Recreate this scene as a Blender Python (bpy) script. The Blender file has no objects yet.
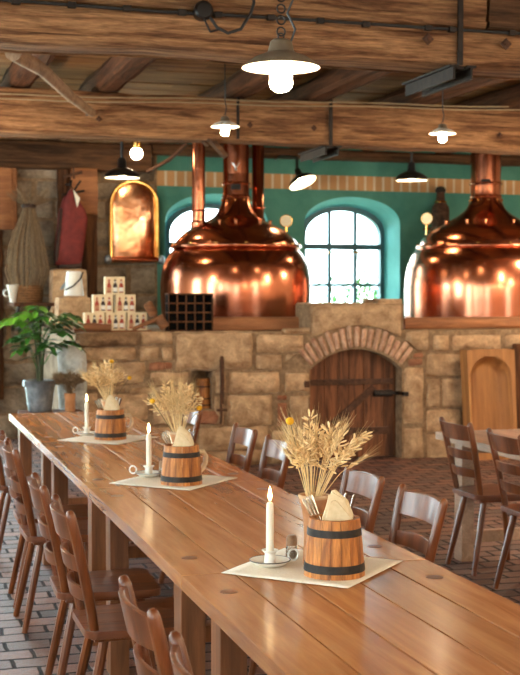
import bpy, bmesh, math, random
from mathutils import Vector, Matrix, Euler, noise
PI = math.pi
C = bpy.context.scene.collection
rng = random.Random(7)

# ------------------------------------------------------------------ camera geometry
CAM = Vector((0, 0, 1.60)); YAW = math.radians(16.74); PITCH = math.radians(2.02); FPX = 1260.0
FWD = Vector((math.sin(YAW)*math.cos(PITCH), math.cos(YAW)*math.cos(PITCH), -math.sin(PITCH)))
RGT = Vector((math.cos(YAW), -math.sin(YAW), 0)); UPV = RGT.cross(FWD)
def at(px, py, Y=None, z=None):
    """the point of the room seen at a place of the photograph, at depth Y or height z"""
    r = FWD + RGT*((px-260)/FPX) - UPV*((py-337.5)/FPX)
    t = Y/r.y if Y is not None else (z-CAM.z)/r.z
    return CAM + r*t

# ------------------------------------------------------------------ materials
def lin(c):
    return tuple((x/255/12.92 if x/255 <= 0.04045 else ((x/255+0.055)/1.055)**2.4) for x in c) + (1,)
def newmat(name):
    m = bpy.data.materials.new(name); m.use_nodes = True
    nt = m.node_tree; b = nt.nodes['Principled BSDF']
    return m, nt, b
def node(nt, t, **kw):
    n = nt.nodes.new(t)
    for k, v in kw.items():
        if hasattr(n, k): setattr(n, k, v)
        else: n.inputs[k].default_value = v
    return n
def ramp(nt, src, stops):
    r = nt.nodes.new('ShaderNodeValToRGB'); e = r.color_ramp.elements
    while len(e) < len(stops): e.new(0.5)
    for i, (p, c) in enumerate(stops): e[i].position = p; e[i].color = c
    nt.links.new(src, r.inputs[0]); return r.outputs[0]
def coords(nt, scale, island):
    L = nt.links
    tc = nt.nodes.new('ShaderNodeTexCoord'); mp = node(nt, 'ShaderNodeMapping'); mp.inputs['Scale'].default_value = scale
    src = tc.outputs['Object']
    geo = None
    if island:
        geo = nt.nodes.new('ShaderNodeNewGeometry')
        va = node(nt, 'ShaderNodeVectorMath', operation='SCALE'); va.inputs[0].default_value = (13.1, 7.7, 9.3)
        L.new(geo.outputs['Random Per Island'], va.inputs['Scale'])
        ad = node(nt, 'ShaderNodeVectorMath', operation='ADD')
        L.new(src, ad.inputs[0]); L.new(va.outputs[0], ad.inputs[1]); src = ad.outputs[0]
    L.new(src, mp.inputs['Vector'])
    return mp.outputs[0], geo, src
def surf(name, c1, c2, scale=(8, 8, 8), rough=0.6, bump=0.15, metal=0.0, island=0.0, fine=0.0, finescale=(60, 60, 60),
         mid=(0.35, 0.65), coat=0.0, spec=0.5, dist=0.4, detail=6, bumpd=0.01, c3=None):
    """noise between two colours, per-piece variation, bump"""
    m, nt, b = newmat(name); L = nt.links
    vec, geo, src = coords(nt, scale, island)
    n = node(nt, 'ShaderNodeTexNoise', Scale=1.0, Detail=detail, Roughness=0.6, Distortion=dist); L.new(vec, n.inputs['Vector'])
    stops = [(mid[0], lin(c1)), (mid[1], lin(c2))]
    if c3: stops = [(mid[0]-0.12, lin(c3))] + stops
    col = ramp(nt, n.outputs['Fac'], stops)
    h = n.outputs['Fac']
    if fine:
        mp2 = node(nt, 'ShaderNodeMapping'); mp2.inputs['Scale'].default_value = finescale; L.new(src, mp2.inputs['Vector'])
        n2 = node(nt, 'ShaderNodeTexNoise', Scale=1.0, Detail=4, Roughness=0.65); L.new(mp2.outputs[0], n2.inputs['Vector'])
        v = node(nt, 'ShaderNodeMapRange'); v.inputs[1].default_value = 0.3; v.inputs[2].default_value = 0.7
        v.inputs[3].default_value = 1-fine; v.inputs[4].default_value = 1+fine*0.6; L.new(n2.outputs['Fac'], v.inputs[0])
        mx = node(nt, 'ShaderNodeMix', data_type='RGBA', blend_type='MULTIPLY'); mx.inputs[0].default_value = 1
        L.new(col, mx.inputs[6]); L.new(v.outputs[0], mx.inputs[7]); col = mx.outputs[2]
        ah = node(nt, 'ShaderNodeMath', operation='ADD'); L.new(h, ah.inputs[0]); L.new(n2.outputs['Fac'], ah.inputs[1]); h = ah.outputs[0]
    if island:
        v = node(nt, 'ShaderNodeMapRange'); v.inputs[3].default_value = 1-island; v.inputs[4].default_value = 1+island
        L.new(geo.outputs['Random Per Island'], v.inputs[0])
        hs = node(nt, 'ShaderNodeHueSaturation'); L.new(col, hs.inputs['Color']); L.new(v.outputs[0], hs.inputs['Value']); col = hs.outputs[0]
    L.new(col, b.inputs['Base Color'])
    b.inputs['Roughness'].default_value = rough; b.inputs['Metallic'].default_value = metal
    b.inputs['Specular IOR Level'].default_value = spec
    b.inputs['Coat Weight'].default_value = coat; b.inputs['Coat Roughness'].default_value = 0.15
    if bump:
        bp = node(nt, 'ShaderNodeBump', Strength=bump, Distance=bumpd); L.new(h, bp.inputs['Height']); L.new(bp.outputs[0], b.inputs['Normal'])
    return m
def wood(name, dark, light, axis='Y', rough=0.5, bump=0.1, island=0.12, k=1.0, coat=0.0, fine=0.18, spec=0.5, mid=(0.32, 0.68), c3=None, bumpd=0.004):
    s = {'X': (1.6, 20, 20), 'Y': (20, 1.6, 20), 'Z': (20, 20, 1.6)}[axis]
    f = {'X': (9, 120, 120), 'Y': (120, 9, 120), 'Z': (120, 120, 9)}[axis]
    return surf(name, dark, light, tuple(a*k for a in s), rough, bump, 0, island, fine, tuple(a*k for a in f), mid, coat, spec, 0.7, 5, bumpd, c3)
def emit(name, col, strength):
    m, nt, b = newmat(name)
    b.inputs['Base Color'].default_value = col; b.inputs['Emission Color'].default_value = col; b.inputs['Emission Strength'].default_value = strength
    return m

M = {}
M['table'] = wood('varnished_oak', (160, 98, 52), (198, 134, 82), 'Y', 0.26, 0.012, 0.13, 1.0, 0.15, 0.07)
M['table_side'] = wood('oak_leg', (104, 60, 32), (146, 90, 52), 'Z', 0.45, 0.08, 0.06)
M['plug'] = surf('oak_end_grain', (112, 70, 42), (138, 88, 54), (40, 40, 40), 0.4, 0.05)
M['table_grey'] = wood('weathered_oak', (172, 136, 108), (206, 170, 142), 'Y', 0.4, 0.08, 0.08)
M['chair'] = wood('brown_varnished_beech', (86, 42, 18), (132, 72, 34), 'Z', 0.31, 0.05, 0.08, 0.8, 0.12)
M['seat'] = wood('brown_varnished_seat', (92, 46, 22), (134, 74, 38), 'Y', 0.36, 0.05, 0.08, 0.8, 0.08)
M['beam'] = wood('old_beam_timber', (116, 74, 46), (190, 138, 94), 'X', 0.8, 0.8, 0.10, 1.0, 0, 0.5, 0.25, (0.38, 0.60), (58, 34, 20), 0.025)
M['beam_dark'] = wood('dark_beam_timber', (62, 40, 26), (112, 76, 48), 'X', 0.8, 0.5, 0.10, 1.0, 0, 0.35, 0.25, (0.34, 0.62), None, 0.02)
M['joist'] = wood('joist_timber', (60, 36, 22), (108, 68, 42), 'Y', 0.8, 0.5, 0.08, 1.0, 0, 0.3, 0.25, (0.34, 0.62), None, 0.02)
M['plank'] = wood('ceiling_plank_timber', (122, 82, 48), (178, 128, 80), 'X', 0.75, 0.4, 0.2, 0.8, 0, 0.3, 0.25, (0.3, 0.65), (84, 52, 30), 0.01)
M['post'] = wood('dark_post_timber', (56, 32, 18), (110, 68, 38), 'Z', 0.8, 0.5, 0.1, 1.0, 0, 0.3, 0.25, (0.34, 0.62), None, 0.02)
M['kerb'] = wood('kerb_timber', (128, 76, 42), (178, 116, 70), 'X', 0.7, 0.4, 0.06, 1.0, 0, 0.25)
M['door'] = wood('old_door_boards', (74, 42, 24), (138, 86, 54), 'Z', 0.7, 0.4, 0.22, 1.0, 0, 0.3, 0.3, (0.34, 0.62), None, 0.01)
M['trough'] = wood('trough_wood', (146, 92, 46), (190, 130, 72), 'Z', 0.6, 0.2, 0.0, 0.6, 0, 0.15)
M['barrel'] = wood('stave_oak', (148, 84, 34), (206, 132, 62), 'Z', 0.5, 0.25, 0.12, 1.6, 0, 0.35, 0.4, (0.38, 0.62), (74, 38, 16))
M['handle'] = wood('window_lit_handle_wood', (190, 160, 120), (226, 202, 166), 'Z', 0.5, 0.1, 0)  # wood colour paled, window light put into the mug handles
M['stick'] = wood('grey_stick', (128, 96, 70), (176, 142, 110), 'Y', 0.8, 0.3, 0)
M['log'] = wood('log_wood', (96, 58, 32), (150, 98, 60), 'X', 0.8, 0.4, 0.1)
M['stone'] = surf('sandstone', (166, 128, 94), (216, 178, 138), (7, 7, 9), 0.9, 1.0, 0, 0.16, 0.22, (60, 60, 60), (0.36, 0.64), spec=0.2, bumpd=0.02, c3=(118, 88, 66))
M['stone_dark'] = surf('weathered_sandstone', (112, 84, 60), (158, 124, 92), (7, 7, 9), 0.9, 0.9, 0, 0.2, 0.25, (60, 60, 60), (0.36, 0.64), spec=0.2, bumpd=0.02, c3=(76, 56, 40))
M['voussoir'] = surf('arch_brick', (172, 126, 102), (212, 172, 142), (12, 12, 12), 0.9, 0.6, 0, 0.16, 0.2, (70, 70, 70), spec=0.2, c3=(146, 86, 64))
M['brick'] = surf('red_brick', (134, 82, 58), (172, 118, 88), (12, 12, 12), 0.9, 0.6, 0, 0.2, 0.2, (70, 70, 70), spec=0.2)
M['mortar'] = surf('lime_mortar', (124, 98, 74), (164, 134, 104), (20, 20, 20), 0.95, 0.7, 0, 0, 0.2, spec=0.1)
M['pale_stone'] = surf('limewashed_stone', (150, 148, 140), (206, 204, 196), (9, 9, 9), 0.9, 0.8, 0, 0, 0.2, (50, 50, 50), (0.36, 0.6), c3=(104, 96, 84))
M['rubble'] = surf('grey_brown_wall', (124, 106, 88), (172, 150, 126), (3, 3, 4), 0.95, 0.8, 0, 0.12, 0.25, (30, 30, 30), (0.36, 0.64), spec=0.1, bumpd=0.03, c3=(80, 60, 44))
M['plaster'] = surf('cream_plaster', (204, 186, 158), (220, 204, 178), (3, 3, 3), 0.9, 0.2)
M['teal'] = surf('teal_limewash', (62, 122, 106), (86, 144, 124), (2, 2, 2), 0.8, 0.2, 0, 0, 0.06, (40, 40, 40))
M['reveal'] = surf('sky_lit_reveal', (104, 176, 170), (122, 192, 184), (2, 2, 2), 0.8, 0.1)  # teal lightened and blued, sky light put into the reveal colour
M['stripe_cream'] = surf('cream_paint', (204, 180, 146), (216, 194, 162), (4, 4, 4), 0.8, 0.05)
M['stripe_ochre'] = surf('ochre_paint', (188, 134, 84), (200, 148, 96), (4, 4, 4), 0.8, 0.05)
M['frame_paint'] = surf('window_frame_paint', (44, 84, 92), (60, 102, 108), (9, 9, 9), 0.5, 0.05)
M['copper'] = surf('polished_copper', (190, 112, 82), (208, 132, 98), (2.2, 2.2, 2.2), 0.19, 0.10, 1.0, 0, 0, bumpd=0.03, detail=2, dist=0)
M['copper_pale'] = surf('pale_copper', (214, 150, 108), (236, 178, 136), (5, 5, 5), 0.2, 0.25, 1.0, 0, 0, bumpd=0.03, detail=3, dist=0)
M['copper_dark'] = surf('tarnished_copper', (120, 72, 46), (186, 112, 74), (10, 10, 10), 0.3, 0.1, 1.0)
M['brass'] = surf('brass', (214, 160, 84), (232, 184, 108), (10, 10, 10), 0.22, 0.03, 1.0)
M['iron'] = surf('black_iron', (30, 26, 24), (56, 46, 40), (20, 20, 20), 0.55, 0.2, 0.6)
M['rust'] = surf('rusty_iron', (62, 40, 28), (104, 68, 46), (25, 25, 25), 0.8, 0.6, 0.3)
M['hoop'] = surf('hoop_iron', (26, 23, 21), (58, 48, 40), (25, 25, 25), 0.55, 0.3, 0.5)
M['black'] = surf('black_enamel', (20, 18, 17), (30, 27, 25), (9, 9, 9), 0.3, 0.02)
M['matt_black'] = surf('matt_black', (12, 11, 10), (22, 20, 18), (9, 9, 9), 0.9, 0.02, spec=0.1)
M['lamp_grey'] = surf('grey_enamel', (92, 78, 62), (120, 104, 84), (9, 9, 9), 0.4, 0.02)
M['white'] = surf('white_enamel', (228, 222, 208), (238, 234, 224), (9, 9, 9), 0.3, 0.02)
M['rim_dark'] = surf('dark_enamel_rim', (54, 52, 56), (74, 70, 72), (9, 9, 9), 0.35, 0)
M['wax'] = surf('ivory_wax', (236, 226, 204), (244, 236, 218), (9, 9, 9), 0.45, 0.02)
M['linen'] = surf('linen', (226, 214, 192), (238, 228, 210), (160, 160, 160), 0.9, 0.2)
M['napkin'] = surf('cream_napkin', (216, 190, 148), (228, 204, 164), (60, 60, 60), 0.85, 0.03)
M['steel'] = surf('cutlery_steel', (190, 186, 178), (210, 206, 200), (20, 20, 20), 0.25, 0, 1.0)
M['zinc'] = surf('zinc', (120, 128, 134), (164, 172, 178), (14, 14, 14), 0.42, 0.08, 0.85)
M['clay'] = surf('clay', (166, 108, 66), (200, 142, 96), (16, 16, 16), 0.75, 0.15)
M['clay_pale'] = surf('pale_clay', (186, 146, 108), (214, 178, 140), (16, 16, 16), 0.8, 0.15)
M['straw'] = surf('dry_straw', (206, 168, 110), (240, 212, 162), (30, 30, 30), 0.85, 0, 0, 0.18)
M['straw_dull'] = surf('dull_straw', (104, 82, 58), (150, 122, 90), (30, 30, 30), 0.9, 0, 0, 0.45)
M['oat'] = surf('oat_husk', (224, 184, 124), (248, 220, 170), (30, 30, 30), 0.8, 0, 0, 0.15)
M['yellow'] = surf('yellow_flower', (214, 150, 20), (240, 186, 40), (90, 90, 90), 0.9, 0.3)
M['leaf'] = surf('glossy_leaf', (30, 78, 28), (66, 124, 44), (6, 6, 6), 0.3, 0.05, 0, 0.25)
M['leaf_bright'] = surf('bright_green_leaf', (84, 150, 44), (124, 184, 66), (6, 6, 6), 0.35, 0.05, 0, 0.2)  # brighter green for the left and topmost fronds
M['stem'] = surf('plant_stem', (46, 52, 28), (72, 74, 40), (20, 20, 20), 0.7, 0.1)
M['soil'] = surf('soil', (40, 28, 20), (70, 50, 36), (40, 40, 40), 1.0, 0.5)
M['red'] = surf('red_canvas', (98, 28, 24), (128, 42, 36), (12, 12, 12), 0.75, 0.3)
M['leather'] = surf('dark_leather', (40, 24, 18), (66, 40, 28), (12, 12, 12), 0.7, 0.3)
M['wicker'] = surf('wicker', (104, 68, 38), (150, 104, 62), (30, 30, 60), 0.8, 0.4)
M['card'] = surf('cream_card', (222, 196, 152), (232, 208, 168), (9, 9, 9), 0.8, 0.02)
M['bottle_amber'] = surf('amber_print', (150, 46, 22), (170, 62, 30), (9, 9, 9), 0.5, 0)
M['bottle_dark'] = surf('dark_print', (44, 26, 22), (60, 36, 30), (9, 9, 9), 0.5, 0)
M['label_white'] = surf('label_print', (222, 214, 200), (234, 228, 216), (9, 9, 9), 0.6, 0)
M['label_tan'] = surf('tan_label_print', (176, 120, 84), (196, 140, 100), (9, 9, 9), 0.6, 0)
M['cable'] = surf('black_cable', (26, 24, 24), (36, 33, 32), (9, 9, 9), 0.5, 0)
M['wire'] = surf('pale_wire', (168, 144, 110), (186, 160, 124), (9, 9, 9), 0.6, 0)
M['gravel'] = surf('garden_ground', (150, 160, 130), (190, 190, 170), (3, 3, 3), 1, 0.3)
M['garden_leaf'] = surf('garden_leaf', (36, 84, 36), (78, 130, 60), (6, 6, 6), 0.5, 0, 0, 0.3)
M['bark'] = surf('bark', (70, 62, 50), (100, 90, 74), (9, 9, 9), 0.9, 0.3)
M['dial'] = surf('gauge_dial', (226, 208, 170), (236, 222, 190), (9, 9, 9), 0.4, 0)
M['bulb'] = emit('lit_bulb', (1.0, 0.80, 0.52, 1), 45)
M['bulb_small'] = emit('lit_small_bulb', (1.0, 0.80, 0.52, 1), 40)
M['flame'] = emit('candle_flame', (1.0, 0.72, 0.34, 1), 14)

def glass_mat(name, tint):
    m, nt, b = newmat(name); L = nt.links
    nt.nodes.remove(b); out = nt.nodes['Material Output']
    t = node(nt, 'ShaderNodeBsdfTransparent'); t.inputs[0].default_value = tint
    g = node(nt, 'ShaderNodeBsdfGlossy'); g.inputs['Roughness'].default_value = 0.03
    fc = node(nt, 'ShaderNodeLayerWeight', Blend=0.5); pw = node(nt, 'ShaderNodeMath', operation='POWER'); pw.inputs[1].default_value = 5
    ma = node(nt, 'ShaderNodeMath', operation='MULTIPLY_ADD'); ma.inputs[1].default_value = 0.7; ma.inputs[2].default_value = 0.05; mx = node(nt, 'ShaderNodeMixShader')
    L.new(fc.outputs['Facing'], pw.inputs[0]); L.new(pw.outputs[0], ma.inputs[0]); L.new(ma.outputs[0], mx.inputs[0]); L.new(t.outputs[0], mx.inputs[1]); L.new(g.outputs[0], mx.inputs[2]); L.new(mx.outputs[0], out.inputs[0])
    return m
M['glass'] = glass_mat('window_glass', (0.95, 1.0, 1.0, 1)); M['dimming_glass'] = glass_mat('dimming_window_glass', (0.74, 0.86, 0.86, 1))  # back panes tinted to dim the sky seen through them
def clear_glass():
    m, nt, b = newmat('clear_glass'); b.inputs['Base Color'].default_value = (0.9, 0.85, 0.78, 1)
    b.inputs['Roughness'].default_value = 0.08; b.inputs['Transmission Weight'].default_value = 0.85
    return m
M['clear'] = clear_glass()
def floor_mat():
    m, nt, b = newmat('brick_pavers'); L = nt.links
    tc = nt.nodes.new('ShaderNodeTexCoord')
    nz = node(nt, 'ShaderNodeTexNoise', Scale=2.3, Detail=3); L.new(tc.outputs['Object'], nz.inputs['Vector'])
    wob = node(nt, 'ShaderNodeMix', data_type='RGBA', blend_type='LINEAR_LIGHT'); wob.inputs[0].default_value = 0.03
    L.new(tc.outputs['Object'], wob.inputs[6]); L.new(nz.outputs['Color'], wob.inputs[7])
    br = node(nt, 'ShaderNodeTexBrick', offset=0.5)
    for k, v in {'Scale': 1.0, 'Mortar Size': 0.011, 'Mortar Smooth': 0.4, 'Brick Width': 0.21, 'Row Height': 0.135, 'Bias': 0.0}.items(): br.inputs[k].default_value = v
    br.inputs['Color1'].default_value = lin((142, 94, 74)); br.inputs["Color2"].default_value = lin((82, 60, 54)); br.inputs['Mortar'].default_value = lin((40, 32, 30))
    L.new(wob.outputs[2], br.inputs['Vector'])
    n2 = node(nt, 'ShaderNodeTexNoise', Scale=26, Detail=6, Roughness=0.7); L.new(tc.outputs['Object'], n2.inputs['Vector'])
    v = node(nt, 'ShaderNodeMapRange'); v.inputs[1].default_value = 0.3; v.inputs[2].default_value = 0.7; v.inputs[3].default_value = 0.65; v.inputs[4].default_value = 1.25
    L.new(n2.outputs['Fac'], v.inputs[0])
    mx = node(nt, 'ShaderNodeMix', data_type='RGBA', blend_type='MULTIPLY'); mx.inputs[0].default_value = 1
    L.new(br.outputs['Color'], mx.inputs[6]); L.new(v.outputs[0], mx.inputs[7]); L.new(mx.outputs[2], b.inputs['Base Color'])
    inv = node(nt, 'ShaderNodeMath', operation='MULTIPLY_ADD'); inv.inputs[1].default_value = -1.0; L.new(br.outputs['Fac'], inv.inputs[0]); L.new(n2.outputs['Fac'], inv.inputs[2])
    bp = node(nt, 'ShaderNodeBump', Strength=0.9, Distance=0.012); L.new(inv.outputs[0], bp.inputs['Height']); L.new(bp.outputs[0], b.inputs['Normal'])
    rr = node(nt, 'ShaderNodeMapRange'); rr.inputs[3].default_value = 0.34; rr.inputs[4].default_value = 0.62; L.new(n2.outputs['Fac'], rr.inputs[0]); ad = node(nt, 'ShaderNodeMath', operation='MULTIPLY_ADD'); ad.inputs[1].default_value = 0.5; L.new(br.outputs['Fac'], ad.inputs[0]); L.new(rr.outputs[0], ad.inputs[2]); L.new(ad.outputs[0], b.inputs['Roughness'])
    return m
M['floor'] = floor_mat()

# ------------------------------------------------------------------ mesh building
class MB:
    def __init__(s): s.v = []; s.f = []; s.m = []; s.mi = 0
    def add(s, vs, fs):
        o = len(s.v); s.v += [tuple(v) for v in vs]
        for f in fs: s.f.append(tuple(i+o for i in f)); s.m.append(s.mi)
        return s
    def box(s, c, d, R=None, taper=1.0):
        R = R or Matrix.Identity(3); c = Vector(c); vs = []
        for z in (-1, 1):
            k = taper if z > 0 else 1
            for x, y in ((-1, -1), (1, -1), (1, 1), (-1, 1)): vs.append(c + R @ Vector((x*d[0]/2*k, y*d[1]/2*k, z*d[2]/2)))
        return s.add(vs, [(0, 3, 2, 1), (4, 5, 6, 7), (0, 1, 5, 4), (1, 2, 6, 5), (2, 3, 7, 6), (3, 0, 4, 7)])
    def span(s, x0, x1, y0, y1, z0, z1): return s.box(((x0+x1)/2, (y0+y1)/2, (z0+z1)/2), (x1-x0, y1-y0, z1-z0))
    def tube(s, pts, r, n=8, cap=True, sq=None):
        pts = [Vector(p) for p in pts]; rs = r if isinstance(r, (list, tuple)) else [r]*len(pts)
        vs = []; t0 = (pts[1]-pts[0]).normalized(); a = t0.orthogonal().normalized()
        if abs(t0.z) < 0.9: a = (Vector((0, 0, 1)) - t0*t0.z).normalized()
        for i, p in enumerate(pts):
            t = (pts[min(i+1, len(pts)-1)] - pts[max(i-1, 0)]).normalized()
            a = (a - t*a.dot(t)).normalized(); b = t.cross(a)
            for k in range(n):
                th = 2*PI*(k+0.5)/n
                ka, kb = (1, 1) if not sq else sq
                vs.append(p + a*math.cos(th)*rs[i]*ka + b*math.sin(th)*rs[i]*kb)
        fs = []
        for i in range(len(pts)-1):
            for k in range(n): fs.append((i*n+k, i*n+(k+1) % n, (i+1)*n+(k+1) % n, (i+1)*n+k))
        if cap: fs.append(tuple(range(n))[::-1]); fs.append(tuple(range((len(pts)-1)*n, len(pts)*n)))
        return s.add(vs, fs)
    def lathe(s, prof, n=32, c=(0, 0, 0), R=None):
        R = R or Matrix.Identity(3); c = Vector(c); vs = []; idx = []
        for r, z in prof:
            if r < 1e-6: idx.append([len(vs)]*n); vs.append(c + R @ Vector((0, 0, z)))
            else:
                idx.append([len(vs)+k for k in range(n)])
                for k in range(n): vs.append(c + R @ Vector((r*math.cos(2*PI*k/n), r*math.sin(2*PI*k/n), z)))
        fs = []
        for i in range(len(prof)-1):
            for k in range(n):
                q = [idx[i][k], idx[i][(k+1) % n], idx[i+1][(k+1) % n], idx[i+1][k]]; u = []
                for x in q:
                    if x not in u: u.append(x)
                if len(u) > 2: fs.append(tuple(u))
        return s.add(vs, fs)
    def prism(s, out, y0, y1, f=lambda a, b, y: (a, y, b)):
        n = len(out); vs = [f(a, b, y0) for a, b in out] + [f(a, b, y1) for a, b in out]
        fs = [tuple(range(n)), tuple(range(2*n-1, n-1, -1))] + [(i, n+i, n+(i+1) % n, (i+1) % n) for i in range(n)]
        return s.add(vs, fs)
    def ball(s, c, r, nu=10, nv=7, R=None):
        if not isinstance(r, (tuple, list)): r = (r, r, r)
        R = R or Matrix.Identity(3); c = Vector(c); vs = [c + R @ Vector((0, 0, r[2]))]
        for j in range(1, nv):
            ph = PI*j/nv
            for k in range(nu): vs.append(c + R @ Vector((r[0]*math.sin(ph)*math.cos(2*PI*k/nu), r[1]*math.sin(ph)*math.sin(2*PI*k/nu), r[2]*math.cos(ph))))
        vs.append(c + R @ Vector((0, 0, -r[2]))); fs = []
        for k in range(nu):
            fs.append((0, 1+k, 1+(k+1) % nu))
            for j in range(nv-2): a = 1+j*nu; fs.append((a+k, a+nu+k, a+nu+(k+1) % nu, a+(k+1) % nu))
            fs.append((len(vs)-1, 1+(nv-2)*nu+(k+1) % nu, 1+(nv-2)*nu+k))
        return s.add(vs, fs)
    def torus(s, c, R0, r, n=24, m=8, R=None):
        R = R or Matrix.Identity(3); c = Vector(c); vs = []; fs = []
        for i in range(n):
            for j in range(m):
                a, b = 2*PI*i/n, 2*PI*j/m
                vs.append(c + R @ Vector(((R0+r*math.cos(b))*math.cos(a), (R0+r*math.cos(b))*math.sin(a), r*math.sin(b))))
        for i in range(n):
            for j in range(m): fs.append((i*m+j, ((i+1) % n)*m+j, ((i+1) % n)*m+(j+1) % m, i*m+(j+1) % m))
        return s.add(vs, fs)
    def grid(s, fn, nu, nv):
        vs = [fn(i/nu, j/nv) for j in range(nv+1) for i in range(nu+1)]
        fs = [(j*(nu+1)+i, j*(nu+1)+i+1, (j+1)*(nu+1)+i+1, (j+1)*(nu+1)+i) for j in range(nv) for i in range(nu)]
        return s.add(vs, fs)
    def build(s, name, mats, parent=None, bevel=0.0, seg=2, smooth=True, ang=38, normals=True):
        if not isinstance(mats, (list, tuple)): mats = [mats]
        me = bpy.data.meshes.new(name); me.from_pydata(s.v, [], s.f)
        for m in mats: me.materials.append(m)
        me.polygons.foreach_set('material_index', s.m)
        if normals or bevel:
            bm = bmesh.new(); bm.from_mesh(me)
            if normals: bmesh.ops.recalc_face_normals(bm, faces=bm.faces)
            if bevel:
                es = [e for e in bm.edges if len(e.link_faces) == 2 and e.calc_face_angle(0) > 0.6]
                bmesh.ops.bevel(bm, geom=es, offset=bevel, segments=seg, profile=0.5, affect='EDGES', clamp_overlap=True)
            bm.to_mesh(me); bm.free()
        if smooth:
            me.polygons.foreach_set('use_smooth', [True]*len(me.polygons)); me.set_sharp_from_angle(angle=math.radians(ang))
        me.update()
        o = bpy.data.objects.new(name, me); C.objects.link(o)
        if bevel and smooth:
            wn_ = o.modifiers.new('weighted_normals', 'WEIGHTED_NORMAL'); wn_.keep_sharp = True; wn_.weight = 80
        if parent: o.parent = parent
        return o

def tag(o, label, cat, group=None, kind=None):
    o['label'] = label; o['category'] = cat
    if group: o['group'] = group
    if kind: o['kind'] = kind
    return o
def thing(name, label, cat, loc=(0, 0, 0), rotz=0.0, group=None, rot=None):
    o = bpy.data.objects.new(name, None); C.objects.link(o); o.empty_display_size = 0.1
    o.location = loc; o.rotation_euler = rot if rot else (0, 0, rotz)
    return tag(o, label, cat, group)
def struct(o): o['kind'] = 'structure'; return o
KIDS = {}
def kids(o): return [x for x in C.objects if x.parent == o]
def dup(root, loc, rotz=None, label=None, group=None, rot=None):
    r = root.copy(); C.objects.link(r); r.location = loc
    if rot: r.rotation_euler = rot
    elif rotz is not None: r.rotation_euler = (0, 0, rotz)
    if label: r['label'] = label
    if group: r['group'] = group
    for ch in kids(root):
        c = ch.copy(); C.objects.link(c); c.parent = r
        for g in kids(ch):
            d = g.copy(); C.objects.link(d); d.parent = c
    return r
def RX(a): return Matrix.Rotation(a, 3, 'X')
def RY(a): return Matrix.Rotation(a, 3, 'Y')
def RZ(a): return Matrix.Rotation(a, 3, 'Z')
def nz(x, y, z, s=0): return noise.noise(Vector((x+s*3.7, y+s*1.3, z-s*2.1)))
SKY = 8.0; EXPO = 1.2; HALLW = 40
# ------------------------------------------------------------------ the setting
X0, X1, Y0, YB = -2.4, 8.8, -4.0, 14.0
ZC = 3.48; LEDGE = 11.24; PLAT = 1.24; LX = 1.66
struct(MB().span(X0-0.3, X1+0.3, Y0-0.3, YB+0.3, -0.1, 0).build('floor', M['floor'], smooth=False))
# ceiling of boards lying across the joists
c = MB(); y = Y0-0.3
while y < YB+0.5:
    w = rng.uniform(0.17, 0.26); x = X0-0.3-rng.uniform(0, 1.5)
    while x < X1+0.3:
        l = rng.uniform(2.4, 4.5); dz = rng.uniform(0, 0.012)
        c.span(x, x+l-0.004, y, y+w-0.006, ZC+dz, ZC+0.05); x += l
    y += w
c.span(X0-2, X1+2, Y0-0.4, YB+0.6, ZC+0.05, ZC+0.1)
struct(c.build('ceiling', M['plank'], smooth=False))

def opening_wall(rects, a0, a1, z0, z1, place):
    """a wall of boxes around rectangular openings along one axis"""
    m = MB(); rects = sorted(rects); a = a0
    def put(p, q, r, t):
        if q > p and t > r: place(m, p, q, r, t)
    for (p, q, r, t) in rects:
        put(a, p, z0, z1); put(p, q, z0, r); put(p, q, t, z1); a = q
    put(a, a1, z0, z1); return m
LW = [(-2.6, -0.9, 0.85, 2.75), (0.6, 2.3, 0.85, 2.75), (3.8, 5.5, 0.85, 2.75), (7.0, 8.7, 0.85, 2.75), (10.2, 11.6, 0.85, 2.75)]
FW = [(-1.7, -0.3, 0.7, 2.75), (6.9, 8.1, 0.7, 2.75)]
struct(opening_wall(LW, Y0-0.3, YB+0.3, 0, ZC+0.1, lambda m, p, q, r, t: m.span(X0-0.35, X0, p, q, r, t)).build('wall_left', M['plaster'], smooth=False))
struct(opening_wall(FW, X0-0.3, X1+0.3, 0, ZC+0.1, lambda m, p, q, r, t: m.span(p, q, Y0-0.35, Y0, r, t)).build('wall_front', M['plaster'], smooth=False))
struct(MB().span(X1, X1+0.3, Y0-0.3, YB+0.6, 0, ZC+0.1).build('wall_right', M['plaster'], smooth=False))
wn = 3
def sash(name, width, height, place):
    """a plain casement frame with a cross bar and its pane; place maps (along, z, depth) to the room"""
    m = MB(); t = 0.06
    for (a, b, c0, d) in ((0, t, 0, height), (width-t, width, 0, height), (0, width, 0, t), (0, width, height-t, height), (width/2-0.025, width/2+0.025, 0, height), (0, width, height*0.62, height*0.62+0.05)):
        p, q = Vector(place(a, c0, -0.03)), Vector(place(b, d, 0.03))
        m.span(min(p.x, q.x), max(p.x, q.x), min(p.y, q.y), max(p.y, q.y), p.z, q.z)
    o = struct(m.build(name, M['frame_paint'], smooth=False))
    p, q = Vector(place(0, 0, -0.003)), Vector(place(width, height, 0.003))
    MB().span(min(p.x, q.x), max(p.x, q.x), min(p.y, q.y), max(p.y, q.y), p.z, q.z).build('pane', M['glass'], o, smooth=False)
for (p, q, r, t) in LW:
    sash('window_%d' % wn, q-p, t-r, lambda a, z, d, p=p, r=r: (X0-0.25+d, p+a, r+z)); wn += 1
for (p, q, r, t) in FW:
    sash('window_%d' % wn, q-p, t-r, lambda a, z, d, p=p, r=r: (p+a, Y0-0.25+d, r+z)); wn += 1

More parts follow.
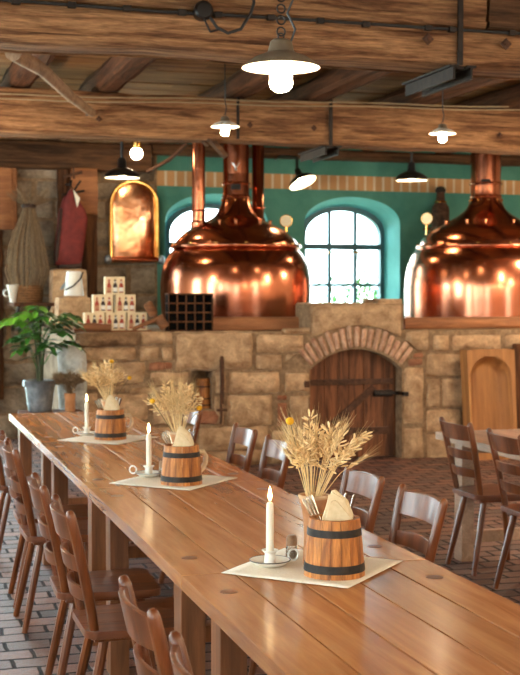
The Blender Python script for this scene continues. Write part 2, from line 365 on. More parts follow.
# back wall, teal with two arched windows in splayed reveals
TX = at(157, 200, Y=YB).x
def arch_window(n, cx):
    ow, oz, orise = 0.605, 2.41, 0.325     # opening in the wall face: half width, springing, rise
    iw, iz, irise = 0.53, 2.33, 0.315      # opening at the frame
    sill = 1.26; N = 24
    def outline(w, zs, rise):
        pts = [(cx-w, sill)] + [(cx-w*math.cos(PI*i/N), zs+rise*math.sin(PI*i/N)**0.9) for i in range(N+1)] + [(cx+w, sill)]
        return pts
    return outline(ow, oz, orise), outline(iw, iz, irise)
sill = 1.26
wall = MB(); xs = TX; YF = 14.36
WINX = [at(217, 300, Y=YB).x, at(352.5, 300, Y=YB).x]
for k, cx in enumerate(WINX):
    o, i = arch_window(k, cx)
    wall.add([(xs, YB, 0), (o[0][0], YB, 0), (o[0][0], YB, ZC+0.1), (xs, YB, ZC+0.1)], [(0, 1, 2, 3)])
    wall.add([(o[0][0], YB, 0), (o[-1][0], YB, 0), (o[-1][0], YB, o[0][1]), (o[0][0], YB, o[0][1])], [(0, 1, 2, 3)])
    for a, b in zip(o[1:-2], o[2:-1]):
        wall.add([(a[0], YB, a[1]), (b[0], YB, b[1]), (b[0], YB, ZC+0.1), (a[0], YB, ZC+0.1)], [(0, 1, 2, 3)])
    n = len(o)
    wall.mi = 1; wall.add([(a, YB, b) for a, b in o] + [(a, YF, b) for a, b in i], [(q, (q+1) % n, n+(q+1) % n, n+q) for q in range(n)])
    # flange behind the frame so that no daylight passes between wall and frame
    wall.add([(a, YF, b) for a, b in i] + [(cx+(a-cx)*1.6, YF+0.02, (b-1.9)*1.6+1.9) for a, b in i], [(q, (q+1) % n, n+(q+1) % n, n+q) for q in range(n)])
    xs = o[-1][0]; wall.mi = 0
    # frame, bars and panes
    fr = MB()
    ins = [(cx+(a-cx)*0.905, b-0.055 if b > sill+0.01 else b+0.06) for a, b in i]
    for y0, y1 in ((YF-0.05, YF+0.05),):
        m4 = [(a, y0, b) for a, b in i] + [(a, y0, b) for a, b in ins] + [(a, y1, b) for a, b in ins] + [(a, y1, b) for a, b in i]
        fs = []
        for q in range(n):
            r = (q+1) % n
            for h in range(3): fs.append((h*n+q, h*n+r, (h+1)*n+r, (h+1)*n+q))
        fr.add(m4, fs)
    def top(x):
        u = (x-cx)/0.48
        return iz2 + 0.27*math.sqrt(max(0, 1-u*u))
    iz2 = 2.30
    zt = at(350, 247, Y=YF).z
    for bx in (-0.165, 0.165): fr.span(cx+bx-0.019, cx+bx+0.019, YF-0.025, YF+0.025, sill, top(cx+bx)+0.03)
    fr.span(cx-0.5, cx+0.5, YF-0.055, YF+0.055, zt-0.034, zt+0.034)
    zl = at(350, 285, Y=YF).z; fr.span(cx-0.5, cx+0.5, YF-0.02, YF+0.02, zl-0.018, zl+0.018)
    w = struct(fr.build('window_%d' % (2-k if k == 0 else 1), M['frame_paint'], smooth=False))
    g = MB(); g.add([(a, YF, b) for a, b in i], [tuple(range(n))]); g.build('pane', M['dimming_glass'], w, smooth=False)
    b2 = MB(); b2.tube([(cx-0.2, YF-0.07, zt-0.07), (cx+0.25, YF-0.07, zt-0.06)], 0.012, 6); b2.tube([(cx+0.18, YF-0.07, zt-0.06), (cx+0.18, YF-0.07, zt-0.22)], 0.012, 6)
    b2.build('window_latch', M['brass'], w)
wall.add([(xs, YB, 0), (X1+0.3, YB, 0), (X1+0.3, YB, ZC+0.1), (xs, YB, ZC+0.1)], [(0, 1, 2, 3)])
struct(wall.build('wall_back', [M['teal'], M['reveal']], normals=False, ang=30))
# painted stripe band on the teal wall
zb, zt = at(350, 190.5, Y=YB).z, at(350, 176, Y=YB).z
b = MB(); x = TX
while x < X1:
    b.mi = 0; b.span(x, min(x+0.085, X1), YB-0.006, YB, zb, zt); b.mi = 1; b.span(x+0.085, min(x+0.115, X1+0.03), YB-0.006, YB, zb, zt); x += 0.115
struct(b.build('trim_1', [M['stripe_ochre'], M['stripe_cream']], smooth=False))

# rough stones: a patch whose rim sinks into the mortar
def stone(m, mapf, wu, wv, yf, proud=0.035, seed=0, rough=0.012):
    nu, nv = max(4, int(wu/0.04)), max(4, int(wv/0.04))
    nu, nv = min(nu, 22), min(nv, 22)
    def fn(u, v):
        # cluster the grid towards the rim
        cu = 0.5-0.5*math.cos(PI*u) if nu < 8 else u; cv = 0.5-0.5*math.cos(PI*v) if nv < 8 else v
        e = min(cu*wu, (1-cu)*wu, cv*wv, (1-cv)*wv)
        X, Z = mapf(cu, cv)
        d = proud*(1-math.exp(-e/0.013)) if e > 1e-6 else -0.02
        d += rough*nz(X*9, Z*9, seed)*(1 if e > 1e-6 else 0) + rough*0.7*nz(X*26, Z*26, seed+4)*(1 if e > 1e-6 else 0)
        X += 0.012*nz(X*6, Z*6, seed+1); Z += 0.012*nz(X*6, Z*6, seed+2)
        return (X, yf-d, Z)
    m.grid(fn, nu, nv)
def wz(px, py, Y): p = at(px, py, Y=Y); return p.x, p.z
def srect(m, r, yf=LEDGE, proud=0.035, seed=0, gap=0.003, rough=0.018):
    x0, z1 = wz(r[0], r[1], yf); x1, z0 = wz(r[2], r[3], yf)
    x0 += gap; x1 -= gap; z0 += gap; z1 -= gap
    stone(m, lambda u, v: (x0+(x1-x0)*u, z0+(z1-z0)*v), x1-x0, z1-z0, yf, proud, seed, rough)
DX0, DX1 = wz(310, 400, LEDGE)[0], wz(402, 400, LEDGE)[0]
DCX, DHW = (DX0+DX1)/2, (DX1-DX0)/2
DZS, DZT = wz(310, 369, LEDGE)[1], wz(353, 349, LEDGE)[1]
RISE = DZT-DZS; RR = (DHW**2+RISE**2)/(2*RISE); RCZ = DZT-RR; RO = RR + 0.215
NX0, NZ1 = wz(191, 371, LEDGE); NX1, NZ0 = wz(213, 409, LEDGE)
RXE = X1
pier = (wz(310.5, 303, LEDGE), wz(403, 326, LEDGE))
w = MB(); w.mi = 0
k = 0
for r in [(140, 331.5, 173.5, 345), (80, 347, 138, 361), (139, 345.5, 160, 361), (161, 346, 173.5, 362), (174, 331.5, 254, 370.5), (100, 362, 147, 384),
          (148, 371.5, 190, 386), (100, 385, 127, 392), (128, 387, 190, 394), (100, 393, 150, 420), (151, 395, 190, 425), (77, 362, 99, 390), (77, 391, 99, 430), (77, 431, 140, 462), (141, 426, 196, 464),
          (255, 334, 305, 353), (255, 354, 283, 370.5), (227, 371.5, 281, 394), (214, 371.5, 226, 394), (225, 395, 274, 426), (214, 395, 224, 426), (197, 427, 270, 450), (197, 451, 268, 466), (289, 394, 310, 430), (283.5, 372, 310, 393), (271, 429, 288, 463), (289, 431, 310, 463),
          (403, 366, 424, 425), (403, 426, 424, 461), (425, 353, 463, 377), (425, 378, 440.5, 408), (441, 378, 463, 408), (425, 409, 462, 432), (425, 433, 462, 463),
          (432, 334, 450, 351.5), (451, 334, 502, 351), (503, 334, 545, 351), (464, 352, 500, 378), (501, 352, 545, 380), (464, 379, 490, 410), (491, 381, 545, 412), (464, 411, 510, 440), (511, 413, 545, 440), (464, 441, 545, 464)]:
    k += 1; w.mi = 0
    srect(w, r, seed=k, rough=0.026 if k == 5 else 0.018)
# stones beside and over the arch, fitted round the brick ring
def ring_clip(x0, z0, x1, z1, seed):
    def f(u, v):
        X, Z = x0+(x1-x0)*u, z0+(z1-z0)*v
        dx = X-DCX; rr = math.hypot(dx, Z-RCZ)
        if rr < RO+0.012 and rr > 0.01:
            zc = RCZ + math.sqrt(max(0, (RO+0.012)**2-dx*dx)); Z = max(Z, min(zc, z1-0.004+0.003*v))
        return X, Z
    stone(w, f, x1-x0, z1-z0, LEDGE, 0.035, seed)
ring_clip(wz(284, 0, LEDGE)[0]+0.006, wz(284, 371.5, LEDGE)[1]+0.006, wz(305, 0, LEDGE)[0], wz(284, 353.5, LEDGE)[1], 80)
ring_clip(pier[0][0]+0.006, pier[1][1]-0.15, pier[1][0]-0.006, pier[0][1]-0.004, 81)
ring_clip(wz(406, 0, LEDGE)[0]+0.006, wz(424, 352, LEDGE)[1]+0.002, wz(431.5, 0, LEDGE)[0]-0.006, PLAT-0.004, 82)
ring_clip(wz(283, 0, LEDGE)[0]+0.006, wz(284, 334, LEDGE)[1]+0.002, pier[0][0]-0.006, PLAT+0.03, 83)
# bricks
w.mi = 1
for r in [(148, 362, 173.5, 371), (191, 410, 222, 425), (276, 394.5, 288, 401), (276, 402, 288, 428), (407, 358, 424, 366), (412, 352.5, 424, 358)]:
    k += 1; srect(w, r, seed=k, proud=0.028)
# arch ring of narrow bricks
w.mi = 2; a0 = math.atan2(DZS-RCZ, DHW)+0.015; NB = 17
a1 = PI-a0
for i in range(NB):
    p, q = a0+(a1-a0)*i/NB+0.008, a0+(a1-a0)*(i+1)/NB-0.008
    ro = RO + rng.uniform(-0.02, 0.015)
    stone(w, lambda u, v, p=p, q=q, ro=ro: (DCX+(RR+0.005+(ro-RR)*v)*math.cos(q+(p-q)*u), RCZ+(RR+0.005+(ro-RR)*v)*math.sin(q+(p-q)*u)), (q-p)*RR, ro-RR, LEDGE, 0.03, 200+i, 0.008)
# left coping stones, standing proud
w.mi = 3
for r, pr in [((75, 333, 139.5, 347), 0.09)]:
    k += 1; srect(w, r, seed=k, proud=pr, rough=0.02)
# mortar body with the door and niche openings
w.mi = 4
YR = LEDGE+0.42
def slab(x0, x1, z0, z1, y1=YR):
    if x1 > x0 and z1 > z0: w.span(x0, x1, LEDGE, y1, z0, z1)
slab(LX, NX0, 0, PLAT); slab(NX0, NX1, 0, NZ0); slab(NX0, NX1, NZ1, PLAT); slab(NX1, DX0, 0, PLAT); slab(DX1, RXE, 0, PLAT)
w.span(NX0, NX1, LEDGE+0.28, YR, NZ0, NZ1)
NA = 48
for i in range(NA):
    xa, xb = DX0+2*DHW*i/NA, DX0+2*DHW*(i+1)/NA
    za = min(RCZ+math.sqrt(RR**2-(xa-DCX)**2), RCZ+math.sqrt(RR**2-(xb-DCX)**2))
    slab(xa, xb, za, PLAT)
w.span(pier[0][0], pier[1][0], LEDGE, LEDGE+0.45, PLAT, pier[0][1]-0.012)
for i in range(5):      # left end of the ledge wall, seen edge on
    pass
struct(w.build('wall_stone', [M['stone'], M['brick'], M['voussoir'], M['stone_dark'], M['mortar']], ang=60))
# flat stones on the pier and right ledge
p = MB()
for i, (x0, x1, z, h) in enumerate([(pier[0][0], pier[0][0]+0.62, pier[0][1]-0.012, 0.012), (wz(380, 0, LEDGE)[0], pier[1][0], pier[0][1]-0.012, 0.05)]):
    p.span(x0, x1, LEDGE+0.02, LEDGE+0.42, z, z+h)
struct(p.build('stone_coping', M['stone'], bevel=0.01))
# the brewing platform behind the stone wall
struct(MB().span(LX, RXE, YR, YB, 0, PLAT).build('floor_platform', M['rubble'], smooth=False))
# door
d = struct(MB().span(DX0+0.005, DX1-0.005, LEDGE+0.20, LEDGE+0.24, 0, DZT+0.02).build('door_1', M['post'], smooth=False))
bd = MB(); xs = DX0+0.006; ws = [0.17, 0.125, 0.1, 0.14, 0.19, 0.11]; sc_ = (2*DHW-0.012)/sum(ws)
for i, wd in enumerate(ws):
    wd *= sc_; xa, xb = xs+0.002, xs+wd-0.002; N = 4; dy = rng.uniform(0, 0.01)
    out = [(xa, 0.01), (xb, 0.01)] + [(xb-(xb-xa)*j/N, RCZ+math.sqrt(max(0, (RR-0.006)**2-(xb-(xb-xa)*j/N-DCX)**2))) for j in range(N+1)]
    bd.prism(out, LEDGE+0.155-dy, LEDGE+0.20); xs += wd
bd.build('door_board', M['door'], d, bevel=0.003)
h = MB(); zz = wz(350, 383, LEDGE)[1]
h.span(DX0-0.05, DX1-0.03, LEDGE+0.13, LEDGE+0.15, zz-0.028, zz+0.028); h.span(DX0-0.07, DX0-0.02, LEDGE-0.05, LEDGE+0.15, zz-0.03, zz+0.03)
h.build('strap_hinge', M['rust'], d, bevel=0.004)
p0 = at(333, 424, Y=LEDGE+0.14); p1 = at(374, 387, Y=LEDGE+0.14)
MB().tube([p0, p1], [0.035, 0.03], 4, True, (1.4, 0.5)).build('diagonal_brace', M['rust'], d)
z2 = wz(380, 432, LEDGE)[1]; MB().span(DX0+0.02, wz(396, 0, LEDGE)[0], LEDGE+0.13, LEDGE+0.15, z2-0.035, z2+0.035).build('lower_strap', M['rust'], d, bevel=0.004)
z3 = wz(390, 394, LEDGE)[1]; l = MB(); l.span(wz(380, 0, LEDGE)[0], DX1+0.03, LEDGE+0.09, LEDGE+0.13, z3-0.014, z3+0.014); l.span(wz(380, 0, LEDGE)[0], wz(399, 0, LEDGE)[0], LEDGE+0.12, LEDGE+0.15, z3-0.03, z3+0.03)
l.span(DX1, DX1+0.05, LEDGE-0.05, LEDGE+0.11, z3-0.02, z3+0.02); l.build('latch', M['iron'], d, bevel=0.004)

# left stretch of the back wall: coursed rubble, with brick and timbers
GD = (-1.5, 0.95, 2.75)     # glazed double door at the end of the left aisle
sash('door_2', GD[1]-GD[0], GD[2], lambda a, z, d: (GD[0]+a, YB+0.15+d, z))
w = MB(); w.mi = 2; w.span(X0-0.3, GD[0], YB, YB+0.3, 0, ZC+0.1); w.span(GD[1], TX, YB, YB+0.3, 0, ZC+0.1); w.span(GD[0], GD[1], YB, YB+0.3, GD[2], ZC+0.1)
zc = 0.0; sd = 300
r2 = random.Random(5)
while zc < 3.0:
    hh = r2.uniform(0.16, 0.34); x = GD[1]+0.01
    while x < TX:
        ll = min(r2.uniform(0.3, 0.75), TX-x)
        if TX-x-ll < 0.15: ll = TX-x
        w.mi = 0
        stone(w, lambda u, v, x=x, ll=ll, zc=zc, hh=hh: (x+0.006+(ll-0.012)*u, zc+0.006+(hh-0.012)*v), ll, hh, YB, 0.02, sd, 0.018); x += ll; sd += 1
    zc += hh
struct(w.build('wall_rubble', [M['rubble'], M['brick'], M['mortar']], ang=60))
def rough_beam(name, a, b, w0, h0, mat, seed=0, amp=0.012, n=60, parent=None, rnd=0.04):
    """a hewn timber from a to b (centres), width w0 across, height h0 up, slightly uneven"""
    a, b = Vector(a), Vector(b); t = (b-a).normalized(); up = Vector((0, 0, 1)) if abs(t.z) < 0.9 else Vector((0, 1, 0)); s = t.cross(up).normalized(); up = s.cross(t)
    prof = []
    for (sx, sy) in ((1, 1), (-1, 1), (-1, -1), (1, -1)):
        cs = [(1, 0), (0.3, 0.3), (0, 1)]
        if sx*sy < 0: cs = cs[::-1]
        for (i, j) in cs: prof.append((sx*(w0/2-rnd*i), sy*(h0/2-rnd*j)))
        nx = {(1, 1): (-1, 1), (-1, 1): (-1, -1), (-1, -1): (1, -1), (1, -1): (1, 1)}[(sx, sy)]
        for q in (0.25, 0.5, 0.75): prof.append(((sx+(nx[0]-sx)*q)*w0/2, (sy+(nx[1]-sy)*q)*h0/2))
    vs = []; fs = []; m = len(prof)
    for i in range(n+1):
        f = i/n; c0 = a+(b-a)*f
        for (p, q) in prof:
            P = c0 + s*p + up*q
            g = amp*(nz(P.x*1.3, P.y*1.3, P.z*6, seed) + 0.6*nz(P.x*5, P.y*5, P.z*14, seed+9))
            P += s*(g*(1 if p > 0 else -1)*(abs(p) > w0/2-0.03)) + up*(g*(1 if q > 0 else -1)*(abs(q) > h0/2-0.03))
            vs.append(P)
    for i in range(n):
        for j in range(m): fs.append((i*m+j, i*m+(j+1) % m, (i+1)*m+(j+1) % m, (i+1)*m+j))
    fs.append(tuple(range(m))[::-1]); fs.append(tuple(range(n*m, (n+1)*m)))
    mb = MB(); mb.add(vs, fs); return mb.build(name, mat, parent, ang=30)
B1, B2 = 6.6, 10.4
struct(rough_beam('ceiling_beam', (X0, B1+0.2, 3.01), (X1, B1+0.2, 3.01), 0.40, 0.21, M['beam'], 1, 0.012, 160))
xj = at(490, 15, Y=B1).x
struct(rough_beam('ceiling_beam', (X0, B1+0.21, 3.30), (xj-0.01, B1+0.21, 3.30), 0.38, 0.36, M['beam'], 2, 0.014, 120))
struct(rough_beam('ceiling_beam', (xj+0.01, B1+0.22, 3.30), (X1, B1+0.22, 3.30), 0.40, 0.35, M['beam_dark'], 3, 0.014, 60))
struct(rough_beam('ceiling_beam', (X0, B2+0.19, 3.085), (X1, B2+0.19, 3.085), 0.38, 0.365, M['beam'], 4, 0.014, 160))
struct(rough_beam('ceiling_beam', (X0, 2.2, 3.08), (X1, 2.2, 3.08), 0.38, 0.37, M['beam'], 5, 0.014, 60))
struct(rough_beam('ceiling_beam', (X0, -2.0, 3.08), (X1, -2.0, 3.08), 0.38, 0.37, M['beam'], 6, 0.014, 60))
for (xa, seed) in [(-1.6, 1), (-0.7, 2), (0.35, 3), (1.12, 4), (1.83, 5), (2.98, 6), (3.68, 7), (4.66, 8), (5.55, 9), (6.5, 10), (7.5, 11), (8.4, 12)]:
    struct(rough_beam('ceiling_joist', (xa, Y0, 3.375), (xa, YB, 3.375), 0.19, 0.2, M['joist'], seed+20, 0.016, 90))
xa = TX-0.1
struct(rough_beam('wall_plate', (X0, YB-0.10, 3.10), (xa, YB-0.10, 3.10), 0.2, 0.30, M['beam_dark'], 40, 0.012, 60))
struct(rough_beam('wall_plate', (xa+0.02, YB-0.08, 3.21), (X1, YB-0.08, 3.21), 0.16, 0.12, M['beam_dark'], 41, 0.01, 60))
def wall_post(px0, px1, y0, y1, dep, seed, mat):
    p, q = at(px0, y1, Y=YB-dep), at(px1, y0, Y=YB-dep)
    struct(rough_beam('timber_post', ((p.x+q.x)/2, YB-dep/2, p.z), ((p.x+q.x)/2, YB-dep/2, min(q.z, 2.95)), q.x-p.x, dep, M[mat], seed, 0.012, 30))
wall_post(84, 97.5, 165, 328, 0.16, 50, 'post'); wall_post(59, 70, 165, 328, 0.14, 51, 'post'); wall_post(-14, 17, 165, 229, 0.15, 52, 'kerb'); wall_post(-14, 3, 230, 400, 0.13, 53, 'post')
p, q = at(70, 215, Y=YB-0.1), at(96, 168, Y=YB-0.1)
struct(rough_beam('timber_rail', (p.x, YB-0.12, (p.z+q.z)/2), (q.x, YB-0.12, (p.z+q.z)/2), 0.18, q.z-p.z, M['kerb'], 54, 0.012, 12))
# timber kerbs the kettles stand behind
for (a, b_) in ((172, 310), (405, 560)):
    p, q = at(a, 330, Y=LEDGE+0.34), at(b_, 318, Y=LEDGE+0.34)
    zt = at(a, 317.5, Y=LEDGE+0.34).z
    struct(rough_beam('kettle_kerb', (p.x, LEDGE+0.42, (PLAT+zt)/2), (min(q.x, X1-0.01), LEDGE+0.42, (PLAT+zt)/2), 0.16, zt-PLAT, M['kerb'], 60+a, 0.006, 30, None, 0.015))
# ------------------------------------------------------------------ long tables
TXL, TXR, TL, TZ = 0.856, 1.664, 1.775, 0.75
def make_table(label, loc, mat, legmat, group, plugs=True):
    t = thing('dining_table', label, 'table', loc, 0, group)
    W = TXR-TXL; nb = 5; bw = W/nb; m = MB()
    for i in range(nb):
        x0 = -W/2+bw*i; m.span(x0+0.0025, x0+bw-0.0025, -TL/2+0.004, TL/2-0.004, TZ-0.045, TZ-0.0006*(i % 2))
    m.build('tabletop', mat, t, bevel=0.003)
    for sy in (-1, 1):
        b = MB(); b.box((0, sy*(TL/2-0.24), TZ-0.045-0.03), (W-0.12, 0.09, 0.06)); b.build('batten', legmat, t, bevel=0.004)
        for sx in (-1, 1):
            l = MB(); l.box((sx*(W/2-0.085), sy*(TL/2-0.24), 0.3525), (0.08, 0.105, 0.705)); l.build('leg', legmat, t, bevel=0.004)
            if plugs:
                MB().lathe([(0, TZ+0.0008), (0.026, TZ+0.0008), (0.027, TZ-0.02)], 24, (sx*(W/2-0.085), sy*(TL/2-0.24), 0)).build('plug', M['plug'], t)
        b = MB(); b.box((0, sy*(TL/2-0.24), 0.14), (W-0.2, 0.05, 0.07)); b.build('stretcher', legmat, t, bevel=0.004)
    return t
YE = 9.0; CX = (TXL+TXR)/2
tlab = ['long plank table section at the far end nearest the stone wall', 'second plank table section from the stone wall, between the two far barrel mugs',
        'third plank table section from the stone wall, between the middle and front barrel mugs', 'plank table section filling the bottom of the photo, nearest the camera']
tab = make_table(tlab[0], (CX, YE-TL/2, 0), M['table'], M['table_side'], 'sections of the long table')
for i in range(1, 4):
    dup(tab, (CX, YE-TL/2-TL*i, 0), label=tlab[i])
side = make_table('pale weathered plank table at the right edge with two chairs drawn up', (3.25+(TXR-TXL)/2, 7.08-TL/2, 0), M['table_grey'], M['table_grey'], None, False)

# ------------------------------------------------------------------ chairs (local: faces +Y, back rest at -Y)
def make_chair(label, loc, rz, group):
    t = thing('dining_chair', label, 'chair', loc, rz, group)
    # seat of three boards with rounded corners
    def half(y): return 0.175+0.03*(y+0.2)/0.4
    m = MB()
    def edge(f, y):   # x on the tapered outline at fraction f, with corner rounding
        h = half(y); e = min(y+0.2, 0.2-y); r = 0.045
        if e < r: h -= r-math.sqrt(max(0, r*r-(r-e)**2))
        return h*f
    for (f0, f1) in ((-1, -0.335), (-0.33, 0.33), (0.335, 1)):
        ys = [-0.2, -0.196, -0.185, -0.17, -0.155, -0.05, 0.05, 0.155, 0.17, 0.185, 0.196, 0.2]
        out = [(edge(f1, y), y) for y in ys] + [(edge(f0, y), y) for y in ys[::-1]]
        m.prism(out, 0.428, 0.455, lambda a, b, z: (a, b, z))
    m.build('seat', M['seat'], t, bevel=0.004)
    for sx in (-1, 1):
        b = MB(); b.box((sx*0.115, 0, 0.418), (0.05, 0.33, 0.022)); b.build('seat_batten', M['chair'], t, bevel=0.003)
        for sy in (-1, 1):
            top = Vector((sx*0.115, sy*0.125, 0.43)); bot = Vector((sx*0.165, sy*0.185 if sy > 0 else -0.215, 0.0))
            MB().tube([top, top.lerp(bot, 0.3), top.lerp(bot, 0.75), bot], [0.0165, 0.0185, 0.0165, 0.0145], 8).build('leg', M['chair'], t)
    def stile(sx, z):
        f = (z-0.44)/0.43
        return Vector((sx*(0.148+0.032*f), -0.165-0.07*f-0.02*f*f, z))
    for sx in (-1, 1):
        zs = [0.425, 0.52, 0.62, 0.72, 0.80, 0.85, 0.866, 0.873]
        MB().tube([stile(sx, z) for z in zs], [0.0155, 0.0175, 0.018, 0.018, 0.0175, 0.0165, 0.013, 0.006], 10, True, (1.0, 1.12)).build('stile', M['chair'], t)
    for (z0, z1, th) in ((0.765, 0.848, 0.016), (0.655, 0.702, 0.014), (0.552, 0.596, 0.014)):
        def fn(u, v, z0=z0, z1=z1):
            s = 2*u-1; z = z0+(z1-z0)*v
            p = stile(1, z); crown = 0.010*(1-s*s)*(v-0.3)
            return Vector((p.x*s, p.y-0.035*(1-s*s), z+crown))
        m = MB(); N = 14; g0 = [[fn(i/N, j) for i in range(N+1)] for j in (0, 1)]
        vs = []; fs = []
        for j in (0, 1):
            for dy in (-th/2, th/2):
                for p in g0[j]: vs.append(p+Vector((0, dy, 0)))
        n = N+1   # rows: 0 low-back 1 low-front 2 high-back 3 high-front
        for i in range(N):
            for (a, b) in ((0, 1), (1, 3), (3, 2), (2, 0)): fs.append((a*n+i, a*n+i+1, b*n+i+1, b*n+i))
        fs += [(0, n, 3*n, 2*n), (N, 2*n+N, 3*n+N, n+N)]
        m.add(vs, fs); m.build('slat', M['chair'], t, bevel=0.003)
    return t
LB, RB = 0.848, 1.648     # seat centre lines of the two rows
left = [(2.44, 'brown slat-back chair left of the table, only its back posts showing at the bottom edge'),
        (3.01, 'brown slat-back chair at the lower left whose back is cut by the bottom edge'),
        (4.38, 'brown slat-back chair left of the table, the nearest whose seat is visible'),
        (4.95, 'brown slat-back chair left of the table, second nearest with a visible seat'),
        (6.12, 'brown slat-back chair left of the table, nearer of the middle pair'),
        (6.60, 'brown slat-back chair left of the table, farther of the middle pair'),
        (7.74, 'brown chair cut by the left edge of the photo, beside the far table end')]
right = [(4.24, 'brown slat-back chair behind the table, rightmost of its row'),
         (4.81, 'brown slat-back chair behind the table, just right of the front dried bouquet'),
         (6.00, 'brown slat-back chair behind the table, just left of the front dried bouquet'),
         (6.60, 'brown slat-back chair behind the table below the rusty hinge strap'),
         (7.78, 'brown slat-back chair behind the table, half hidden by the middle dried bouquet')]
ch = None
jit = random.Random(3)
for (y, lb) in left:
    a = -PI/2 + jit.uniform(-0.03, 0.03)
    if ch is None: ch = make_chair(lb, (LB, y, 0), a, 'chairs on the left of the long table')
    else: dup(ch, (LB+jit.uniform(-0.01, 0.01), y, 0), a, lb, 'chairs on the left of the long table')
for (y, lb) in right:
    dup(ch, (RB+jit.uniform(-0.006, 0.006), y, 0), PI/2+jit.uniform(-0.04, 0.04), lb, 'chairs on the right of the long table')
dup(ch, (3.41, 6.60, 0), -PI/2+0.02, 'brown slat-back chair at the pale table, the left one of two, seen whole', 'chairs at the pale table')
dup(ch, (3.385, 5.95, 0), -PI/2-0.02, 'brown slat-back chair at the pale table, cut by the right edge of the photo', 'chairs at the pale table')

# ------------------------------------------------------------------ table settings
def make_runner(label, loc, rz, group):
    m = MB(); N = 12
    def fn(u, v):
        x, y = (u-0.5)*0.42, (v-0.5)*0.42
        return (x, y, 0.0022+0.001*nz(x*14, y*14, 1))
    m.grid(fn, N, N); o = m.build('table_cloth', M['linen'], None, normals=True)
    sm = o.modifiers.new('thickness', 'SOLIDIFY'); sm.thickness = 0.0016; sm.offset = 1
    o.location = loc; o.rotation_euler = (0, 0, rz)
    return tag(o, label, 'table linen', group)
def barrel_profile():
    H = 0.172; r0, r1 = 0.0925, 0.0765
    return H, r0, r1
def make_mug(label, loc, rz, group):
    t = thing('barrel_mug', label, 'mug', loc, rz, group); H, r0, r1 = barrel_profile()
    m = MB(); n = 18; sub = 4
    for k in range(n):      # separate staves
        a0, a1 = 2*PI*k/n+0.008, 2*PI*(k+1)/n-0.008; vs = []; fs = []
        for (z, r) in ((0, r0), (H*0.5, (r0+r1)/2+0.0015), (H, r1)):
            for rr in (r, r-0.013):
                for i in range(sub+1): a = a0+(a1-a0)*i/sub; vs.append((rr*math.cos(a), rr*math.sin(a), z))
        q = sub+1
        for h in range(2):
            for i in range(sub):
                fs.append((h*2*q+i, h*2*q+i+1, (h+1)*2*q+i+1, (h+1)*2*q+i)); fs.append((h*2*q+q+i, (h+1)*2*q+q+i, (h+1)*2*q+q+i+1, h*2*q+q+i+1))
            fs.append((h*2*q, (h+1)*2*q, (h+1)*2*q+q, h*2*q+q)); fs.append((h*2*q+sub, h*2*q+q+sub, (h+1)*2*q+q+sub, (h+1)*2*q+sub))
        for i in range(sub):
            fs.append((4*q+i, 4*q+i+1, 5*q+i+1, 5*q+i)); fs.append((i, q+i, q+i+1, i+1))
        m.add(vs, fs)
    m.build('staves', M['barrel'], t, ang=25)
    MB().lathe([(0, 0.012), (r0-0.012, 0.012), (r0-0.012, 0.004), (0, 0.004)], 32).build('barrel_bottom', M['barrel'], t)
    for (z0, z1) in ((0.016, 0.040), (0.122, 0.144)):
        f = lambda z: r0+(r1-r0)*z/H+0.0022
        MB().lathe([(f(z0)-0.003, z0), (f(z0), z0), (f(z1), z1), (f(z1)-0.003, z1)], 40).build('hoop', M['hoop'], t)
    pts = [(r1+0.004, 0, 0.138), (r1+0.036, 0, 0.134), (r1+0.052, 0, 0.112), (r1+0.05, 0, 0.085), (r1+0.036, 0, 0.06), (r1+0.014, 0, 0.044)]
    MB().tube(pts, [0.012, 0.011, 0.0105, 0.0105, 0.011, 0.012], 10, True, (1.0, 1.3)).build('handle', M['handle'], t)
    return t
def make_candle(label, loc, group):
    t = thing('candle', label, 'candle', loc, 0, group)
    MB().lathe([(0, 0), (0.0125, 0), (0.0118, 0.14), (0.0105, 0.158), (0.006, 0.163), (0, 0.161)], 20).build('wax_stick', M['wax'], t)
    MB().tube([(0, 0, 0.16), (0.001, 0, 0.169)], 0.001, 6).build('wick', M['cable'], t)
    MB().lathe([(0, 0.166), (0.0036, 0.170), (0.0064, 0.180), (0.0052, 0.192), (0.002, 0.206), (0, 0.213)], 14).build('flame', M['flame'], t)
    return t
def make_holder(label, loc, rz, group):
    t = thing('candle_holder', label, 'candle holder', loc, rz, group)
    MB().lathe([(0, 0.0), (0.036, 0.0), (0.047, 0.004), (0.062, 0.016), (0.0635, 0.018), (0.061, 0.0185), (0.045, 0.008), (0.0, 0.006)], 40).build('saucer', M['white'], t)
    MB().torus((0, 0, 0.0178), 0.0632, 0.0016, 40, 8).build('rim', M['rim_dark'], t)
    MB().lathe([(0, 0.006), (0.02, 0.006), (0.017, 0.02), (0.0165, 0.038), (0.025, 0.046), (0.0262, 0.048), (0.0245, 0.049), (0.0145, 0.042), (0.0145, 0.034), (0, 0.034)], 28).build('socket', M['white'], t)
    MB().torus((0.081, 0, 0.026), 0.0175, 0.0034, 20, 8, RX(PI/2)).build('ring_handle', M['white'], t)
    return t
def make_vase(label, loc, group):
    t = thing('flower_vase', label, 'vase', loc, 0, group)
    prof = [(0, 0), (0.034, 0), (0.035, 0.004), (0.032, 0.05), (0.031, 0.10), (0.034, 0.15), (0.041, 0.19), (0.047, 0.215), (0.044, 0.216), (0.037, 0.185), (0.028, 0.12), (0.026, 0.01), (0, 0.01)]
    MB().lathe(prof, 32).build('vase_body', M['clay'], t)
    MB().lathe([(0.0465, 0.207), (0.049, 0.214), (0.0485, 0.219), (0.044, 0.219), (0.0435, 0.21)], 32).build('vase_lip', M['clay_pale'], t)
    return t
